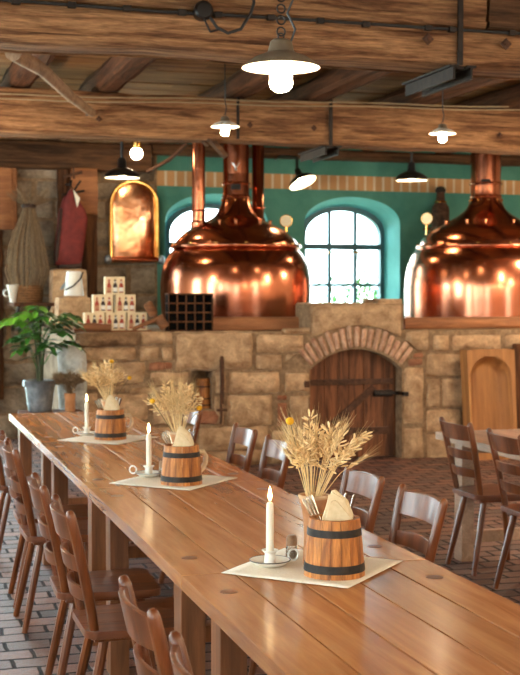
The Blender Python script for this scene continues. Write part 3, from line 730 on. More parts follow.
def bouquet(name, label, loc, seed, group, n=34, spread=0.30, hgt=0.31, flowers=2, lean=0.0, mat='straw', z0=0.03, k=1.0, nf=None):
    """dried cereal ears, oat sprays and thin awns gathered in a vase; loc is the vase's base"""
    r = random.Random(seed); t = thing(name, label, 'dried flowers', loc, 0, group)
    st, oat, ears = MB(), MB(), MB(); fl = []
    mouth = 0.212*k
    for i in range(n):
        a = r.uniform(0, 2*PI); s = spread*math.sqrt(r.uniform(0.02, 1)); L = hgt*r.uniform(0.65, 1.08)*(1.05-0.25*s/spread)
        base = Vector((r.uniform(-.012, .012), r.uniform(-.012, .012), z0)); m0 = Vector((0.026*k*s/spread*math.cos(a), 0.026*k*s/spread*math.sin(a), mouth))
        tip = m0 + Vector((math.cos(a)*s*0.62+lean*0.1, math.sin(a)*s*0.62, L)); mid = m0.lerp(tip, 0.5) + Vector((-math.cos(a)*s*0.07, -math.sin(a)*s*0.07, 0.01))
        st.tube([base, m0, mid, tip], [0.0013, 0.0013, 0.0012, 0.0007], 4)
        d = (tip-mid).normalized(); kind = r.random()
        if kind < 0.45:      # oat spray: hanging husks on hair stems
            for q in range(r.randint(17, 25)):
                f = r.uniform(0.1, 1.05); p = mid + (tip-mid)*f
                o = Vector((r.gauss(0, 1), r.gauss(0, 1), r.uniform(-.4, .9))).normalized()*r.uniform(0.008, 0.034)*(1.25-0.6*f); e = p+o
                st.tube([p, e], 0.0005, 3, False)
                h = (o.normalized()*0.6+d*0.6+Vector((0, 0, -0.3))).normalized()
                Rm = h.to_track_quat('Z', 'Y').to_matrix(); oat.ball(e+h*0.007, (0.0044, 0.0034, 0.0135), 5, 4, Rm)
        elif kind < 0.85:    # bearded ear
            for q in range(16):
                f = q/16; p = mid.lerp(tip, 0.35+0.65*f); an = q*2.4
                w = Vector((math.cos(an), math.sin(an), 0)); w = (w-d*w.dot(d)).normalized(); h = (d+w*0.35).normalized()
                Rm = h.to_track_quat('Z', 'Y').to_matrix(); ears.ball(p+w*0.0035, (0.0030, 0.0026, 0.0085), 5, 4, Rm)
                st.tube([p+w*0.004, p+w*0.004+(d+w*r.uniform(0.12, 0.3)).normalized()*r.uniform(0.045, 0.085)], [0.0006, 0.0002], 3, False)
        else:                # feathery grass
            for q in range(40):
                p = mid.lerp(tip, r.uniform(0, 1)); w = Vector((r.gauss(0, 1), r.gauss(0, 1), r.gauss(0, .5))).normalized()
                st.tube([p, p+(d+w*0.5).normalized()*r.uniform(0.02, 0.045)], [0.0006, 0.0002], 3, False)
    st.build('stalks', M[mat], t, normals=False)['kind'] = 'stuff'; oat.build('oat_husks', M['oat'] if mat == 'straw' else M[mat], t)['kind'] = 'stuff'
    if ears.v: ears.build('ears', M[mat], t)['kind'] = 'stuff'
    for q in range(flowers):
        if nf: x, y, z = nf[q]
        else: a = r.uniform(0, 2*PI); x, y, z = 0.13*math.cos(a), 0.13*math.sin(a), mouth+0.2
        e = Vector((x, y, z)); MB().ball(e, (0.013, 0.013, 0.012), 12, 9).build('flower_head', M['yellow'], t)
        MB().tube([(0, 0, z0), (x*0.2, y*0.2, mouth), e], 0.0012, 4).build('flower_stem', M['stem'], t)
    return t
def make_napkin(label, loc, rz, group, h=0.085):
    """a cloth folded to a peaked fan, its foot inside the mug"""
    m = MB(); N = 16
    def fold(y0, y1, out, lean):
        m.prism(out, y0, y1, lambda a, b, y: (a, y+lean*max(b, 0), b))
    fold(-0.030, -0.022, [(-0.032, -0.09), (-0.036, 0.0), (-0.020, h*0.62), (-0.010, h*0.70), (0.0, h*0.66), (0.040, h*0.10), (0.032, -0.09)], 0.22)
    fold(-0.020, -0.008, [(-0.038, -0.09), (-0.044, 0.0), (-0.024, h*0.86), (-0.012, h*0.95), (0.022, h*0.72), (0.046, h*0.12), (0.038, -0.09)], 0.12)
    fold(-0.006, 0.004, [(-0.038, -0.09), (-0.044, 0.005), (-0.016, h), (-0.004, h*1.04), (0.034, h*0.66), (0.050, h*0.16), (0.038, -0.09)], 0.06)
    o = m.build('folded_napkin', M['napkin'], None, bevel=0.0025, seg=2)
    o.location = loc; o.rotation_euler = (0, 0, rz); return tag(o, label, 'napkin', group)
def make_cutlery(kind, label, loc, rot, group):
    """stands upside down in the mug: handle up"""
    t = thing(kind, label, kind, loc, 0, group, rot)
    m = MB(); m.tube([(0, 0, 0.06), (0, 0, 0.11), (0, 0, 0.16), (0, 0, 0.192), (0, 0, 0.2)], [0.0032, 0.0036, 0.0058, 0.0082, 0.005], 8, True, (1.0, 0.34)); m.build('handle', M['steel'], t)
    m = MB()
    if kind == 'fork':
        m.tube([(0, 0, 0.062), (0, 0, 0.045), (0, 0, 0.034)], [0.0032, 0.010, 0.011], 8, True, (1, 0.2))
        for x in (-.009, -.003, .003, .009): m.tube([(0, x, 0.036), (0, x, 0.0)], [0.0018, 0.001], 5)
        m.build('tines', M['steel'], t)
    elif kind == 'knife':
        m.prism([(-0.006, 0.065), (-0.009, 0.03), (-0.006, 0.0), (0.006, 0.02), (0.006, 0.065)], -0.0008, 0.0008, lambda a, b, y: (y, a, b)); m.build('blade', M['steel'], t)
    else:
        m.ball((0, 0, 0.034), (0.004, 0.014, 0.03), 10, 8); m.build('bowl', M['steel'], t)
    return t
def make_shaker(label, loc, group):
    t = thing('salt_shaker', label, 'salt shaker', loc, 0, group)
    MB().lathe([(0, 0), (0.019, 0), (0.0205, 0.004), (0.0185, 0.035), (0.0165, 0.044), (0, 0.044)], 10).build('glass_body', M['clear'], t, ang=20)
    MB().lathe([(0, 0.0015), (0.016, 0.0015), (0.0155, 0.028), (0, 0.028)], 12).build('salt', M['clay_pale'], t)
    MB().lathe([(0.0175, 0.043), (0.018, 0.056), (0.0165, 0.068), (0.012, 0.075), (0, 0.076)], 20).build('wooden_cap', M['stick'], t)
    return t
sets = [('front', 1.275, 3.66, (1.300, 3.545), (1.150, 3.716), (1.286, 3.694), (1.245, 3.79)),
        ('middle', 1.262, 5.54, (1.272, 5.440), (1.178, 5.70), (1.290, 5.585), (1.235, 5.66)),
        ('far', 1.260, 7.25, (1.268, 7.230), (1.165, 7.45), (1.285, 7.375), (1.225, 7.40))]
T = TZ+0.0005; TC = TZ+0.0045
mug = vase = hold = cand = shak = runner = nap = None; cut = {}
where = {'front': 'nearest the camera', 'middle': 'at mid table', 'far': 'at the far table end'}
for (nm, rx, ry, mp, cp, vp, sp) in sets:
    lb = 'cream square linen laid cornerwise under the barrel mug ' + where[nm]
    if runner is None: runner = make_runner(lb, (rx, ry, T), PI/4, 'linen squares on the table')
    else: dup(runner, (rx, ry, T), label=lb)
    lb = 'iron-hooped wooden barrel mug holding cutlery, ' + where[nm]; rz = {'front': 0.75, 'middle': 0.33, 'far': 0.08}[nm]
    if mug is None: mug = make_mug(lb, (mp[0], mp[1], TC), rz, 'barrel mugs on the table')
    else: dup(mug, (mp[0], mp[1], TC), rz, lb)
    lb = 'white enamel candle saucer with ring handle, ' + where[nm]; rz = {'front': 0.15, 'middle': 2.5, 'far': 2.4}[nm]
    if hold is None: hold = make_holder(lb, (cp[0], cp[1], TC), rz, 'candle holders on the table')
    else: dup(hold, (cp[0], cp[1], TC), rz, lb)
    lb = 'burning ivory taper candle in an enamel saucer, ' + where[nm]
    if cand is None: cand = make_candle(lb, (cp[0], cp[1], TC+0.0345), 'candles on the table')
    else: dup(cand, (cp[0], cp[1], TC+0.0345), 0, lb)
    lb = 'slim clay vase of dried grasses behind the barrel mug ' + where[nm]
    if vase is None: vase = make_vase(lb, (vp[0], vp[1], TC), 'clay vases on the table')
    else: dup(vase, (vp[0], vp[1], TC), 0, lb)
    lb = 'small salt shaker with wooden cap beside the candle ' + where[nm]
    if nm != 'far':
        if shak is None: shak = make_shaker(lb, (sp[0], sp[1], TC), 'salt shakers on the table')
        else: dup(shak, (sp[0], sp[1], TC), 0, lb)
    nf = {'front': [(-0.085, -0.02, 0.452)], 'middle': [(-0.125, -0.03, 0.36), (0.085, -0.06, 0.325)], 'far': [(0.01, -0.05, 0.445), (0.115, -0.05, 0.345)]}[nm]
    bouquet('dried_bouquet', 'dried oat and wheat bouquet with two yellow button flowers, ' + where[nm] if nm != 'front' else 'dried oat and wheat bouquet with a single yellow flower, nearest the camera', (vp[0], vp[1], TC), {'front': 11, 'middle': 25, 'far': 38}[nm], 'dried bouquets on the table', 46 if nm == 'front' else 44, 0.19 if nm == 'front' else 0.145, 0.235, len(nf), {'front': 0.3, 'middle': -0.15, 'far': -0.4}[nm], 'straw', 0.03, 1.0, nf)
    lb = 'cream napkin folded to a peak, stuck in the barrel mug ' + where[nm]
    nl = (mp[0]+0.004, mp[1]-0.010, TC+0.168)
    if nap is None: nap = make_napkin(lb, nl, -0.29, 'napkins in the barrel mugs')
    else: dup(nap, nl, -0.25, lb)
    plan = [('knife', -0.050, 0.05, 0.50, 'leftmost'), ('fork', -0.040, 0.07, 0.44, 'second from left'), ('knife', -0.030, 0.09, 0.38, 'beside the napkin'),
            ('fork', 0.046, 0.050, -0.26, 'right of the napkin'), ('spoon', 0.030, 0.075, -0.2, 'behind the napkin')]
    for (kd, dx, dy, tilt, pos) in plan:
        lb = 'steel %s standing handle up in the %s barrel mug, %s' % (kd, nm, pos)
        L0 = Vector((mp[0]+dx+math.sin(tilt)*0.13, mp[1]+dy*0.4-dx*0.29, TC+0.045)); ro = (0.0, -tilt, -0.29)
        if kd not in cut: cut[kd] = make_cutlery(kd, lb, L0, ro, 'cutlery in the barrel mugs')
        else: dup(cut[kd], L0, None, lb, None, ro)
# ------------------------------------------------------------------ copper kettles
def make_kettle(label, pxc, Y, prof, flue, pipes, gauge, plate_y, star):
    """prof: (radius px, y px) down the left outline; flue radius px; pipes: list of (px offset, r px, y foot)"""
    c0 = at(pxc, 316, Y=Y); d = (c0-CAM).dot(FWD); s = d/FPX
    def zz(y): return at(pxc, y, Y=Y).z
    t = thing('brew_kettle', label, 'brewing kettle', (c0.x, Y, PLAT), 0, 'copper brew kettles')
    zb = lambda y: zz(y)-PLAT
    body = [(0, 0.0), (prof[0][0]*s, 0.0)] + [(r*s, zb(y)) for r, y in prof[0:]]
    rimi = [i for i, p in enumerate(prof) if p[1] <= 248][0]
    n = len(body)-len(prof)+rimi
    def smooth(pr):     # Catmull-Rom through the outline
        o = []
        for i in range(len(pr)-1):
            p0, p1, p2, p3 = [Vector((pr[max(0, min(len(pr)-1, i+q))])) for q in (-1, 0, 1, 2)]
            for k in range(4):
                u = k/4; v = 0.5*((2*p1)+(p2-p0)*u+(2*p0-5*p1+4*p2-p3)*u*u+(3*p1-p0-3*p2+p3)*u**3); o.append((max(v.x, 0), v.y))
        return o+[tuple(pr[-1])]
    wall_ = [(0, 0.0), (body[1][0], 0.0)] + smooth(body[2:n+1])
    MB().lathe(wall_, 96).build('kettle_body', M['copper'], t)
    dome = smooth(body[n:]) + [(flue*s*0.98, zb(150)), (0, zb(150))]
    MB().lathe(dome, 96).build('dome', M['copper'], t)
    rr, rz = prof[rimi]
    MB().torus((0, 0, zb(rz)-0.01), rr*s+0.015, 0.022, 96, 10).build('rim_band', M['copper'], t)
    for k in range(14):
        a = 2*PI*k/14+0.1; MB().ball(((rr*s+0.012)*math.cos(a), (rr*s+0.012)*math.sin(a), zb(rz)+0.012), 0.018, 8, 6).build('rim_bolt', M['brass'], t)
    f = MB(); f.lathe([(flue*s, zb(200)), (flue*s, ZC-PLAT-0.02), (flue*s-0.01, ZC-PLAT-0.02)], 48); f.build('flue', M['copper'], t)
    for y in (197, 204, 184): MB().torus((0, 0, zb(y)), flue*s+0.004, 0.013, 48, 8).build('flue_band', M['copper'], t)
    for k in range(10):
        a = 2*PI*k/10; MB().ball(((flue*s+0.016)*math.cos(a), (flue*s+0.016)*math.sin(a), zb(200.5)), 0.012, 8, 6).build('flue_bolt', M['brass'], t)
    fd = Vector((CAM.x-c0.x, CAM.y-Y, 0)).normalized(); rd = Vector((fd.y, -fd.x, 0))*-1
    g = MB(); p = fd*(flue*s+0.004); g.box((p.x, p.y, zb(plate_y)), (0.10, 0.012, 0.055), Matrix((rd, fd, Vector((0, 0, 1)))).transposed()); g.build('name_plate', M['iron'], t, bevel=0.004)
    if star:
        g = MB(); p = fd*(flue*s+0.012)
        for sx in (-1, 1): g.tube([p+Vector((0, 0, zb(169))), p+rd*sx*0.035+Vector((0, 0, zb(164)))], [0.010, 0.006], 6)
        g.ball((p.x, p.y, zb(171)), 0.018, 8, 6); g.build('wing_valve', M['steel'], t)
    for (dx, r, y) in pipes:
        m = MB(); q = Vector((dx*s*0.97, 0.06, 0)); m.lathe([(r*s*1.25, zb(y+4)-0.06), (r*s*1.25, zb(y)), (r*s, zb(y-2)), (r*s, ZC-PLAT-0.02)], 28, q); o = m.build('side_pipe', M['copper'], t)
        MB().torus((q.x, q.y, zb(y-12)), r*s+0.004, 0.010, 28, 8).build('pipe_band', M['copper'], o)
    for (gx, gy) in gauge:
        q = rd*gx*s; a = MB(); z0 = zb(gy+17)
        a.tube([(q.x, q.y, z0-0.05), (q.x, q.y, zb(gy))], 0.014, 8); o = a.build('gauge_stem', M['brass'], t)
        Rm = fd.to_track_quat('Z', 'Y').to_matrix()
        MB().lathe([(0, -0.02), (0.066, -0.02), (0.07, 0.01), (0.062, 0.018), (0.062, 0.012), (0, 0.012)], 28, (q.x, q.y, zb(gy)), Rm).build('gauge_case', M['brass'], o)
        MB().lathe([(0, 0.0145), (0.058, 0.0145), (0.058, 0.012)], 24, (q.x, q.y, zb(gy)), Rm).build('gauge_dial', M['dial'], o)
    # small valves round the dome shoulder
    for k in range(5):
        a = math.atan2(fd.y, fd.x)+(k-2)*0.55+0.12*(k % 2)
        R1 = prof[rimi+4][0]*s; z1 = zb(prof[rimi+4][1])
        q = Vector((R1*math.cos(a), R1*math.sin(a), z1)); m = MB(); m.tube([q-Vector((0, 0, 0.03)), q+Vector((0, 0, 0.03))], 0.012, 8); m.tube([q+Vector((-0.022, 0, 0.032)), q+Vector((0.022, 0, 0.032))], 0.007, 6); m.build('dome_valve', M['copper_dark'], t)
    return t
K1 = [(74, 330), (74.2, 316), (75.3, 296), (75, 280), (72.5, 266), (67.5, 256), (62.5, 249.5), (62, 246), (60, 241.5), (55, 236), (47.5, 230), (38, 225), (29, 221), (22, 216.5), (17.5, 210), (14.6, 203), (13.2, 195)]
make_kettle('copper brew kettle with domed lid standing left of the bright arched window', 236, 12.8, K1, 13, [(-38, 6.6, 223), (25.5, 6.2, 219)], [(50, 221)], 188, True)
K2 = [(80, 332), (80, 316), (80.3, 296), (80, 282), (77.5, 266), (73.5, 256), (68, 249), (66, 246.5), (63.5, 240), (58, 233.5), (51, 228.5), (43, 224.5), (35, 220.5), (26, 215), (19.5, 209), (16.6, 203), (15, 195)]
make_kettle('copper brew kettle at the right edge with domed lid, right of the bright arched window', 485, 12.55, K2, 15, [], [(-58, 218)], 183, False)
# a thin copper pipe slanting by the left kettle
a, b = at(147, 172, Y=13.4), at(187, 144, Y=13.2)
tag(MB().tube([a, a.lerp(b, 0.5)+Vector((0.02, 0, -0.02)), b], 0.022, 10).build('slanting_pipe', M['rust']), 'thin rusty pipe slanting up between the copper panel and the left kettle', 'pipe')

# ------------------------------------------------------------------ lamps
def lamp_open(label, pt, s, cable_to, group, kind='white'):
    """shallow enamel shade with a jar bulb below; pt is the rim centre"""
    t = thing('pendant_lamp', label, 'lamp', pt, 0, group)
    R0 = 0.5*s
    sh = [(R0, 0), (R0*0.99, s*0.012), (R0*0.70, s*0.12), (R0*0.36, s*0.19), (R0*0.34, s*0.18), (R0*0.68, s*0.11), (R0*0.965, s*0.008), (R0, 0)]
    m = MB(); m.lathe(sh[3:], 48); m.build('shade_lining', M['white'], t)
    MB().lathe([(a, b+0.001) for a, b in sh[:4]] , 48).build('shade', M['lamp_grey'] if kind == 'big' else M['white'], t)
    MB().lathe([(R0*0.40, s*0.17), (R0*0.33, s*0.22), (R0*0.28, s*0.33), (R0*0.20, s*0.36), (0, s*0.362)], 24).build('lamp_cap', M['lamp_grey'], t)
    MB().lathe([(R0*0.26, s*0.12), (R0*0.27, s*0.0), (R0*0.30, -s*0.20), (R0*0.26, -s*0.26), (R0*0.15, -s*0.30), (0, -s*0.31)], 24).build('bulb', M['bulb'] if kind == 'big' else M['bulb_small'], t)
    MB().torus((0, 0, s*0.40), s*0.04, s*0.010, 16, 6, RX(PI/2)).build('hook', M['black'], t)
    c = MB(); H = cable_to-pt[2]; N = max(6, int(H/0.03)); 
    if kind == 'big':
        for i in range(int((H-s*0.46)/0.034)):
            c.torus((0, 0, s*0.46+i*0.034), 0.013, 0.0028, 10, 5, (RY(PI/2) if i % 2 else Matrix.Identity(3)) @ RX(PI/2))
        c.build('chain', M['iron'], t)
        w = MB(); w.tube([(0.03, 0, s*0.33), (0.045, 0, s*0.5), (0.02, 0, s*0.7), (0.05, 0, s*1.0), (0.03, 0, H)], 0.004, 6); w.build('cord', M['cable'], t)
    else:
        c.tube([(0, 0, s*0.42), (0.012, 0, s*0.65), (0.0, 0, s*0.9), (0.0, 0, H)], 0.005, 6); c.build('cord', M['cable'], t)
    return t
p = at(281, 68, Y=3.62); big = lamp_open('large lit enamel pendant lamp with jar bulb hanging nearest the camera', p, 0.235, 3.48, 'lit enamel pendant lamps', 'big')
p = at(225, 127, Y=9.6); sm = lamp_open('small lit white pendant lamp hanging before the beam, left of the iron strap', p, 0.225, 3.47, 'lit enamel pendant lamps')
p = at(442.5, 134, Y=9.5); dup(sm, p, 0, 'small lit white pendant lamp hanging at the right, under the beam cable')
def glow(loc, watts, r=0.045):
    l = bpy.data.lights.new('lamp_light', 'POINT'); l.energy = watts; l.shadow_soft_size = r; l.color = (1.0, 0.82, 0.60)
    o = bpy.data.objects.new('lamp_light', l); C.objects.link(o); o.location = loc; return o
# hall lamps the copper mirrors, plus unseen ones added to light the back
for i, (x, y) in enumerate([(-0.9, 0.6), (0.9, -0.8), (2.9, 0.4), (4.9, -0.6), (6.9, 0.5), (5.4, 3.2), (7.6, 3.6), (-1.2, 4.2), (6.9, 6.9), (-1.3, 7.6), (3.0, -2.8), (0.2, -2.9), (5.9, 8.6), (0.1, 9.6), (6.9, 10.6)]):
    dup(sm, (x, y, 2.62), 0, 'lit white pendant lamp unseen in the hall', 'lamps farther back in the hall')
    glow((x, y, 2.53), HALLW*(0.35 if x < 1 and y < 8 else 1.1))
def lamp_barn(label, pt, s, cable_to, group, tilt=None):
    t = thing('factory_lamp', label, 'lamp', pt, 0, group, tilt)
    R0 = s/2; sh = [(R0, -0.0), (R0*1.0, s*0.05), (R0*0.86, s*0.15), (R0*0.55, s*0.24), (R0*0.30, s*0.28), (R0*0.24, s*0.34), (R0*0.22, s*0.52), (R0*0.16, s*0.56), (0, s*0.56)]
    MB().lathe(sh, 48).build('shade', M['black'], t)
    MB().lathe([(R0*0.985, 0.002), (R0*0.97, s*0.05), (R0*0.83, s*0.14), (R0*0.52, s*0.225), (0, s*0.24)], 48).build('shade_lining', M['white'], t)
    MB().lathe([(0, s*0.24), (R0*0.16, s*0.22), (R0*0.30, s*0.12), (R0*0.26, s*0.06), (R0*0.12, s*0.03), (0, s*0.025)], 24).build('bulb', M['bulb_small'], t)
    if cable_to: MB().tube([(0, 0, s*0.54), (0, 0, cable_to-pt[2])], 0.014, 8).build('cord', M['cable'], t)
    return t
p = at(122, 178, Y=12.0); bl = lamp_barn('black factory lamp hanging left over the copper arched panel', p, 0.34, 3.47, 'black factory lamps')
p = at(411.5, 180.5, Y=12.3); dup(bl, p, 0, 'black factory lamp hanging straight, right of the bright window')
p = at(303, 183, Y=12.9); lamp_barn('tilted black factory lamp between the left kettle flue and the bright window', p, 0.31, None, 'black factory lamps', (-0.40, -0.30, 0))
q = at(294, 163, Y=13.3)
arm = MB(); arm.tube([p+Vector((-0.05, 0.05, 0.13)), (q.x, 13.2, q.z+0.05), (q.x, 13.75, q.z+0.12), (q.x, YB, q.z+0.12)], 0.016, 8)
tag(arm.build('lamp_arm', M['black']), 'black wall arm holding the tilted factory lamp', 'lamp bracket')
p = at(136.5, 154.5, Y=13.0); t = thing('globe_lamp', 'bare round glowing bulb beside the black factory lamp at left', 'lamp', p)
MB().ball((0, 0, 0.01), 0.062, 20, 14).build('bulb', M['bulb_small'], t); MB().lathe([(0.045, 0.06), (0.05, 0.08), (0.05, 0.15), (0, 0.16)], 20).build('lamp_socket', M['brass'], t)
MB().tube([(0, 0, 0.15), (0, 0, 3.47-p.z)], 0.008, 6).build('cord', M['cable'], t)

# ------------------------------------------------------------------ iron on the beams
def strap_bracket(label, px, ytop, ybot, Y, zb, L, wide, group):
    t0 = at(px, ybot, Y=Y); t = thing('iron_bracket', label, 'bracket', (t0.x, Y, 0), 0, group)
    zt = at(px, ytop, Y=Y).z
    MB().span(-0.016, 0.016, -0.03, -0.012, zb, min(zt, 3.46)).build('strap', M['iron'], t, bevel=0.003)
    for sx in (-1, 1):
        m = MB(); m.span(sx*wide-0.006, sx*wide+0.006, -0.06, L, zb-0.085, zb-0.005); m.span(sx*wide-0.03, sx*wide+0.03, -0.06, L, zb-0.017, zb-0.005); m.build('channel', M['iron'], t, bevel=0.002)
    m = MB(); m.span(-wide, wide, -0.02, 0.03, zb-0.02, zb-0.005); m.build('cross_plate', M['iron'], t)
    return t
strap_bracket('iron strap and double channel bracket under the front ceiling beam', 458.5, -10, 58, B1, 2.895, 0.62, 0.055, 'iron brackets on beams')
strap_bracket('iron strap and channel bracket hanging from the second ceiling beam', 330, 100, 152, B2, 2.885, 0.62, 0.06, 'iron brackets on beams')
p = at(237, 0, Y=B2).x
tag(MB().span(p-0.012, p+0.012, B2-0.035, B2-0.018, 2.91, 3.265).build('iron_strap', M['iron'], bevel=0.002), 'narrow iron strap on the second beam, right of the small lit lamp', 'strap')
nuts = [(428, 39, B1), (506, 44, B1), (99, 119, B2), (250, 125, B2), (314, 128, B2), (500, 135, B2)]
for i, (x, y, Y) in enumerate(nuts):
    q = at(x, y, Y=Y-0.025); m = MB(); s = 0.05 if Y == B1 else 0.04
    m.box((0, 0, 0), (s, 0.014, s), RY(PI/4)); o = m.build('beam_bolt', M['rust'], None, bevel=0.004); m2 = MB(); m2.lathe([(0, 0.02), (s*0.28, 0.02), (s*0.3, 0)], 8, (0, 0, 0), RX(PI/2)); m2.build('bolt_nut', M['rust'], o)
    o.location = q; tag(o, ['rusty diamond bolt plate on the front beam, left of the long iron strap', 'rusty diamond bolt plate on the front beam at the right edge', 'rusty bolt plate on the second beam below the grey stick', 'rusty bolt plate on the second beam, right of the narrow strap',
        'rusty bolt plate on the second beam, left of the channel bracket strap', 'rusty bolt plate on the second beam near the right edge'][i], 'bolt', 'bolt plates on beams')
# cable clipped along the front beam
pts = [at(x, y, Y=B1-0.012) for x, y in ((-20, -2), (60, 4), (150, 11), (205, 14), (260, 17), (340, 22), (430, 28), (540, 35))]
t = thing('beam_cable', 'black electric cable clipped along the front ceiling beam', 'cable', pts[0])
MB().tube([q-pts[0] for q in pts], 0.009, 8).build('cable_run', M['cable'], t)
for x, y in ((16, 1.5), (72, 5), (127, 8.5), (182, 12.5), (218, 14.8), (271, 17.7), (320, 21), (366, 24.3), (428, 28), (452, 29.7), (512, 33)):
    q = at(x, y, Y=B1-0.014)-pts[0]; MB().box(q, (0.045, 0.034, 0.03)).build('cable_clip', M['iron'], t, bevel=0.004)
q = at(203, 11, Y=B1-0.03); t = thing('junction_box', 'round black junction box with loose cable on the front beam', 'junction box', q)
MB().lathe([(0.05, -0.03), (0.052, 0.02), (0.04, 0.035), (0, 0.036)], 24, (0, 0, 0), RX(PI/2)).build('box_body', M['black'], t)
MB().tube([(0.03, -0.02, -0.03), (0.07, -0.03, -0.09), (0.13, -0.03, -0.115), (0.20, -0.03, -0.09), (0.26, -0.02, 0.0), (0.28, -0.01, 0.06), (0.275, 0, 0.14)], 0.009, 8).build('loose_cable', M['cable'], t)
m = MB()
for a, b in (((0.0, -.03, -.05), (0.03, -.035, -.115)), ((0.03, -.035, -.115), (0.075, -.03, -.10)), ((0.075, -.03, -.10), (0.03, -.02, -.03))): m.tube([a, b], 0.006, 6)
m.build('wire_bracket', M['iron'], t)
# two pale wires stretched before the second beam
for i, (ya, yb) in enumerate(((96, 104), (98, 107))):
    a, b = at(-15, ya-3+i*3, Y=B2-0.06), at(540, yb+3, Y=B2-0.06)
    pts = [a.lerp(b, k/16)+Vector((0, 0, -0.014*math.sin(PI*k/16*3)**2)) for k in range(17)]
    tag(MB().tube(pts, 0.005, 6).build('stretched_wire', M['wire']), ['pale wire stretched along the second beam, the upper of two', 'pale wire stretched along the second beam, the lower of two'][i], 'wire', 'wires along the second beam')
# grey stick between the beams, and the iron hook that carries it
a, b = at(13, 52, Y=7.25), at(92, 113, Y=10.12)
pts = [a, a.lerp(b, 0.3)+Vector((0, 0, 0.03)), a.lerp(b, 0.65)+Vector((0, 0, 0.0)), b]
t = thing('wooden_stick', 'long grey bent wooden handle slung between the two ceiling beams at left', 'stick', a)
MB().tube([q-a for q in pts], [0.05, 0.042, 0.038, 0.034], 10).build('stick_shaft', M['stick'], t)
MB().tube([(0, 0, 0.05), (0, -0.01, 0.22)], 0.012, 6).build('hanging_hook', M['iron'], t)
q = b-a; MB().tube([q+Vector((0, -0.03, 0.02)), q+Vector((0, 0.26, 0.02))], 0.012, 6).build('hanging_pin', M['iron'], t)
# wooden wedge under the second beam by the left kettle
for i, (x0, y0, x1, y1) in enumerate(((207, 139, 226, 157), (196, 137, 209, 145))):
    a, b = at(x0, y0, Y=B2+0.1+0.1*i), at(x1, y1, Y=B2+0.1+0.1*i)
    tag(MB().tube([a+Vector((0, 0, 0.03)), b], [0.06, 0.05], 4, True, (0.5, 1.3)).build('beam_wedge', M['beam_dark'], bevel=0.004), ['larger hewn wedge driven under the second beam beside the left pipe', 'smaller hewn wedge under the second beam left of the larger one'][i], 'wedge', 'wedges under the second beam')

# ------------------------------------------------------------------ left wall things
# arched copper panel
a, b = at(110.5, 262, Y=13.85), at(158, 180, Y=13.85); cx, hw = (a.x+b.x)/2, (b.x-a.x)/2; H = b.z-a.z; zs = H-hw*1.0
t = thing('copper_panel', 'arched polished copper panel hanging on the wall under the black lamp', 'copper panel', (cx, 13.86, a.z))
def arch(w, z, h0=0.0, n=20): return [(-w, h0), (w, h0)] + [(w*math.cos(PI*i/n), z+w*0.95*math.sin(PI*i/n)) for i in range(n+1)]
m = MB(); out = arch(hw-0.02, zs); n = len(out)
rings = []
for k, (s, y) in enumerate(((1.0, 0.012), (0.9, -0.001), (0.6, -0.008), (0.25, -0.011))):
    rings.append([(a2*s, y+0.004*nz(a2*5, b2*5, k), (b2-H*0.45)*s+H*0.45) for a2, b2 in out])
vs = sum(rings, []); fs = [(k*n+i, k*n+(i+1) % n, (k+1)*n+(i+1) % n, (k+1)*n+i) for k in range(3) for i in range(n)] + [tuple(range(3*n, 4*n))]
m.add(vs, fs); m.build('copper_sheet', M['copper_pale'], t, ang=60)
pts = [Vector((-hw+0.01, 0, 0)), Vector((-hw+0.01, 0, zs))] + [Vector((-(hw-0.01)*math.cos(PI*i/20), 0, zs+(hw-0.01)*0.95*math.sin(PI*i/20))) for i in range(1, 20)] + [Vector((hw-0.01, 0, zs)), Vector((hw-0.01, 0, 0))]
MB().tube(pts, 0.024, 8).build('panel_rim', M['brass'], t)
m = MB(); m.tube([(-hw-0.03, -0.03, 0.03), (hw+0.03, -0.03, 0.03)], 0.028, 10); m.build('base_rail', M['copper'], t)
for sx in (-1, 1): MB().ball((sx*(hw+0.03), -0.03, 0.03), (0.045, 0.04, 0.05), 12, 8).build('rail_end', M['zinc'], t)
MB().span(-hw, hw, 0.035, 0.13, 0.0, 0.05).build('wall_fixing', M['iron'], t)
# red canvas bag on an iron hook
p = at(71, 268, Y=13.6); t = thing('canvas_bag', 'long dark red canvas bag hanging from an iron hook on the left wall', 'bag', p)
def bp(x, y): q = at(x, y, Y=13.6); return (q.x-p.x, q.z-p.z)
def bagm(out, d, name, mat, off=0):
    o2 = [bp(*k) for k in out]; cx_ = sum(k[0] for k in o2)/len(o2); cz_ = sum(k[1] for k in o2)/len(o2); n = len(o2); vs = []; fs = []
    lev = [(1.0, 0), (0.985, d*0.5), (0.9, d*0.85), (0.6, d), (0.2, d*1.05)]
    for sg in (-1, 1):
        for (s, y) in lev:
            for (a2, b2) in o2: vs.append((cx_+(a2-cx_)*s, off+sg*y+0.02*nz(a2*7, b2*5, sg), cz_+(b2-cz_)*s))
    q = len(lev)
    for h in range(2):
        for l in range(q-1):
            for i in range(n): fs.append(((h*q+l)*n+i, (h*q+l)*n+(i+1) % n, (h*q+l+1)*n+(i+1) % n, (h*q+l+1)*n+i))
        fs.append(tuple(range((h*q+q-1)*n, (h*q+q)*n)))
    fs += [(i, (i+1) % n, q*n+(i+1) % n, q*n+i) for i in range(n)]
    MB().add(vs, fs).build(name, M[mat], t, ang=70)
bagm([(69, 190), (73, 189), (78, 199), (85, 210), (87.5, 219), (85, 240), (82, 262), (77, 266), (66, 266.5), (54.5, 265), (54, 255), (56, 235), (59, 212), (63, 198)], 0.075, 'bag_body', 'red')
bagm([(54, 255), (57, 230), (60, 208), (62, 207), (60, 235), (57.5, 262), (54, 265)], 0.085, 'bag_gusset', 'leather')
